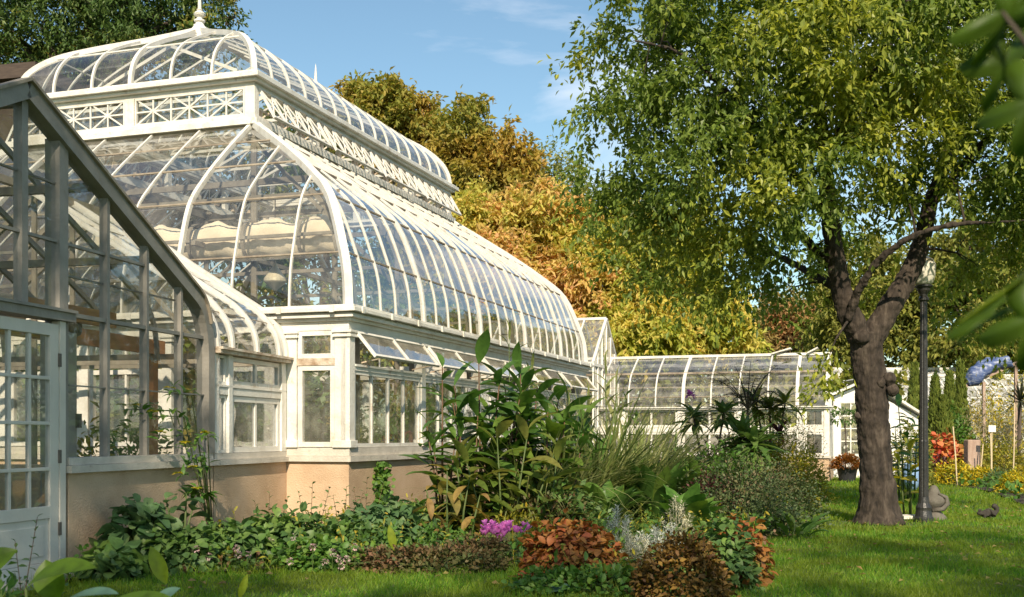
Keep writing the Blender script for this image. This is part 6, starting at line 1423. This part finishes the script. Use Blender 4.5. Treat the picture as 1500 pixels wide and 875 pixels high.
# thin weed twig and pinkish blooms bottom left
cane('twiggy_weed','thin leafy twig rising before the glazed door','plant',A([ap(25,860,5.5)[0],5.5,0]),[(0,0,.78,.10,0),(.05,0,.66,-.06,0),(.1,0,.52,.16,0)],G['gc'],.045,.028,15,stem='red_stem',sr=.003,z0=.35,elev=.3)
c = A([ap(35,872,4.6)[0],4.6,0]); mound('pink_sedum','pinkish green flower mound in the bottom left corner','plant',c,.16,.14,.50,700,.035,.02,G['palep'],None,.6)
c = A([ap(-10,872,4.8)[0],4.8,0]); mound('green_tuft','fresh green tuft at the left end of the bottom edge','plant',c,.18,.15,.60,600,.06,.03,G['gc2'],None,.6)
# overhanging maple-like leaves at the top right, very close to the lens
def lobed(c, right, down, s, lm, parent, seed):
    """five-lobed leaf as one mesh, slightly cupped, with thickness"""
    r = np.random.default_rng(seed); c = Vector(c); X = Vector(right).normalized(); Y2 = Vector(down).normalized(); Z2 = X.cross(Y2); n = 60; vs = [c]; 
    for i in range(n):
        a = 2*math.pi*i/n; lobe = .36+.64*abs(math.cos(a*2.5))**1.5; lobe *= (1+.04*math.sin(a*23)); base = .35 if abs(a-math.pi) < .25 else 1
        rr = s*lobe*base; vs.append(c+Y2*math.cos(a)*rr*1.1+X*math.sin(a)*rr+Z2*(.12*s*math.sin(a*3)+.2*rr*rr/s))
    mb = MB(); mb.add(vs, [(0,i+1,(i+1)%n+1) for i in range(n)]); o = mb.build('leaf', lm, parent, smooth=True); so2 = o.modifiers.new('thickness','SOLIDIFY'); so2.thickness = .0008
    return o
YB = 1.15
br = thing('overhanging_branch', 'out-of-focus leafy branch hanging in from the right, close to the lens', 'branch', ap(1640,250,YB))
mb = MB(); mb.tube([ap(1640,250,YB), ap(1560,150,YB), ap(1500,60,YB), ap(1462,10,YB)], [.006,.005,.003,.002], 6); mb.tube([ap(1640,250,YB), ap(1570,360,YB), ap(1505,400,YB)], [.006,.004,.002], 6); mb.build('twig', G['bark2'], br)
lobed(ap(1480,20,YB), (1,.2,.3), (-.5,.2,-.9), .055, G['near'], br, 1); lobed(ap(1470,95,YB+.03), (1,.3,-.2), (-.25,.2,-1), .045, G['near'], br, 2); lobed(ap(1512,150,YB), (1,-.3,0), (-.2,.1,-1), .05, G['near'], br, 3)
lobed(ap(1490,415,YB), (.8,.2,.6), (-.7,.1,-.55), .062, G['neary'], br, 4); lobed(ap(1450,462,YB+.05), (.6,.3,.7), (-.8,.2,-.5), .045, G['near'], br, 5); lobed(ap(1515,470,YB), (1,-.2,.1), (-.1,.2,-1), .05, G['near'], br, 6)

# ------------------------------------------------------------ repeats share a group
GR = {'oak_tree':'golden brown trees in the background','ash_tree':'olive green trees in the background','evergreen_tree':'dark trees behind the glasshouse','plane_tree':'shade trees behind the photographer',
 'cypress':'cypresses in a row beyond the lamp post','garden_cane':'canes in the flower border','plant_bench':'plant benches in the glasshouse','ginger_plant':'ginger plants in the bed','reed_ginger':'reed-like ginger shoots in the bed',
 'fountain_grass':'arching grass clumps in the bed','broadleaf_clump':'broad-leaved clumps in the bed','dusty_miller':'silver-leaved plants in the bed','rose_stem':'twiggy rose stems by the wall','geranium_plant':'leafy plants along the wall',
 'hydrangea_shrub':'leafy shrubs along the wall','bugleweed_carpet':'brownish carpet plants','astilbe_clump':'ferny clumps in the bed','bronze_annual':'reddish annuals in the bed','mint_patch':'nettle-leaved patches at the front',
 'golden_shrub':'golden shrubs at the bed end','dark_shrub':'fine-leaved shrubs in the bed','airy_shrub':'airy shrubs before the low greenhouse','leafy_shrub':'leafy shrubs between the tall plants','whorled_plant':'whorled plants in the bed',
 'canna_plant':'cannas behind the trunk','marigold_mound':'yellow flower mounds in the border','goldenrod':'goldenrod banks','olive_bush':'wispy beige bushes','green_shrub':'green shrubs in the border','indoor_plant':'plants growing under glass',
 'canna_leaf':'large leaves close to the camera','hosta_leaf':'low leaves along the bottom edge','leaf_shoot':'young leaf shoots near the lawn'}
for o in SC.objects:
    b_ = o.name.split('.')[0]
    if o.parent is None and o.get('category') and b_ in GR: o['group'] = GR[b_]
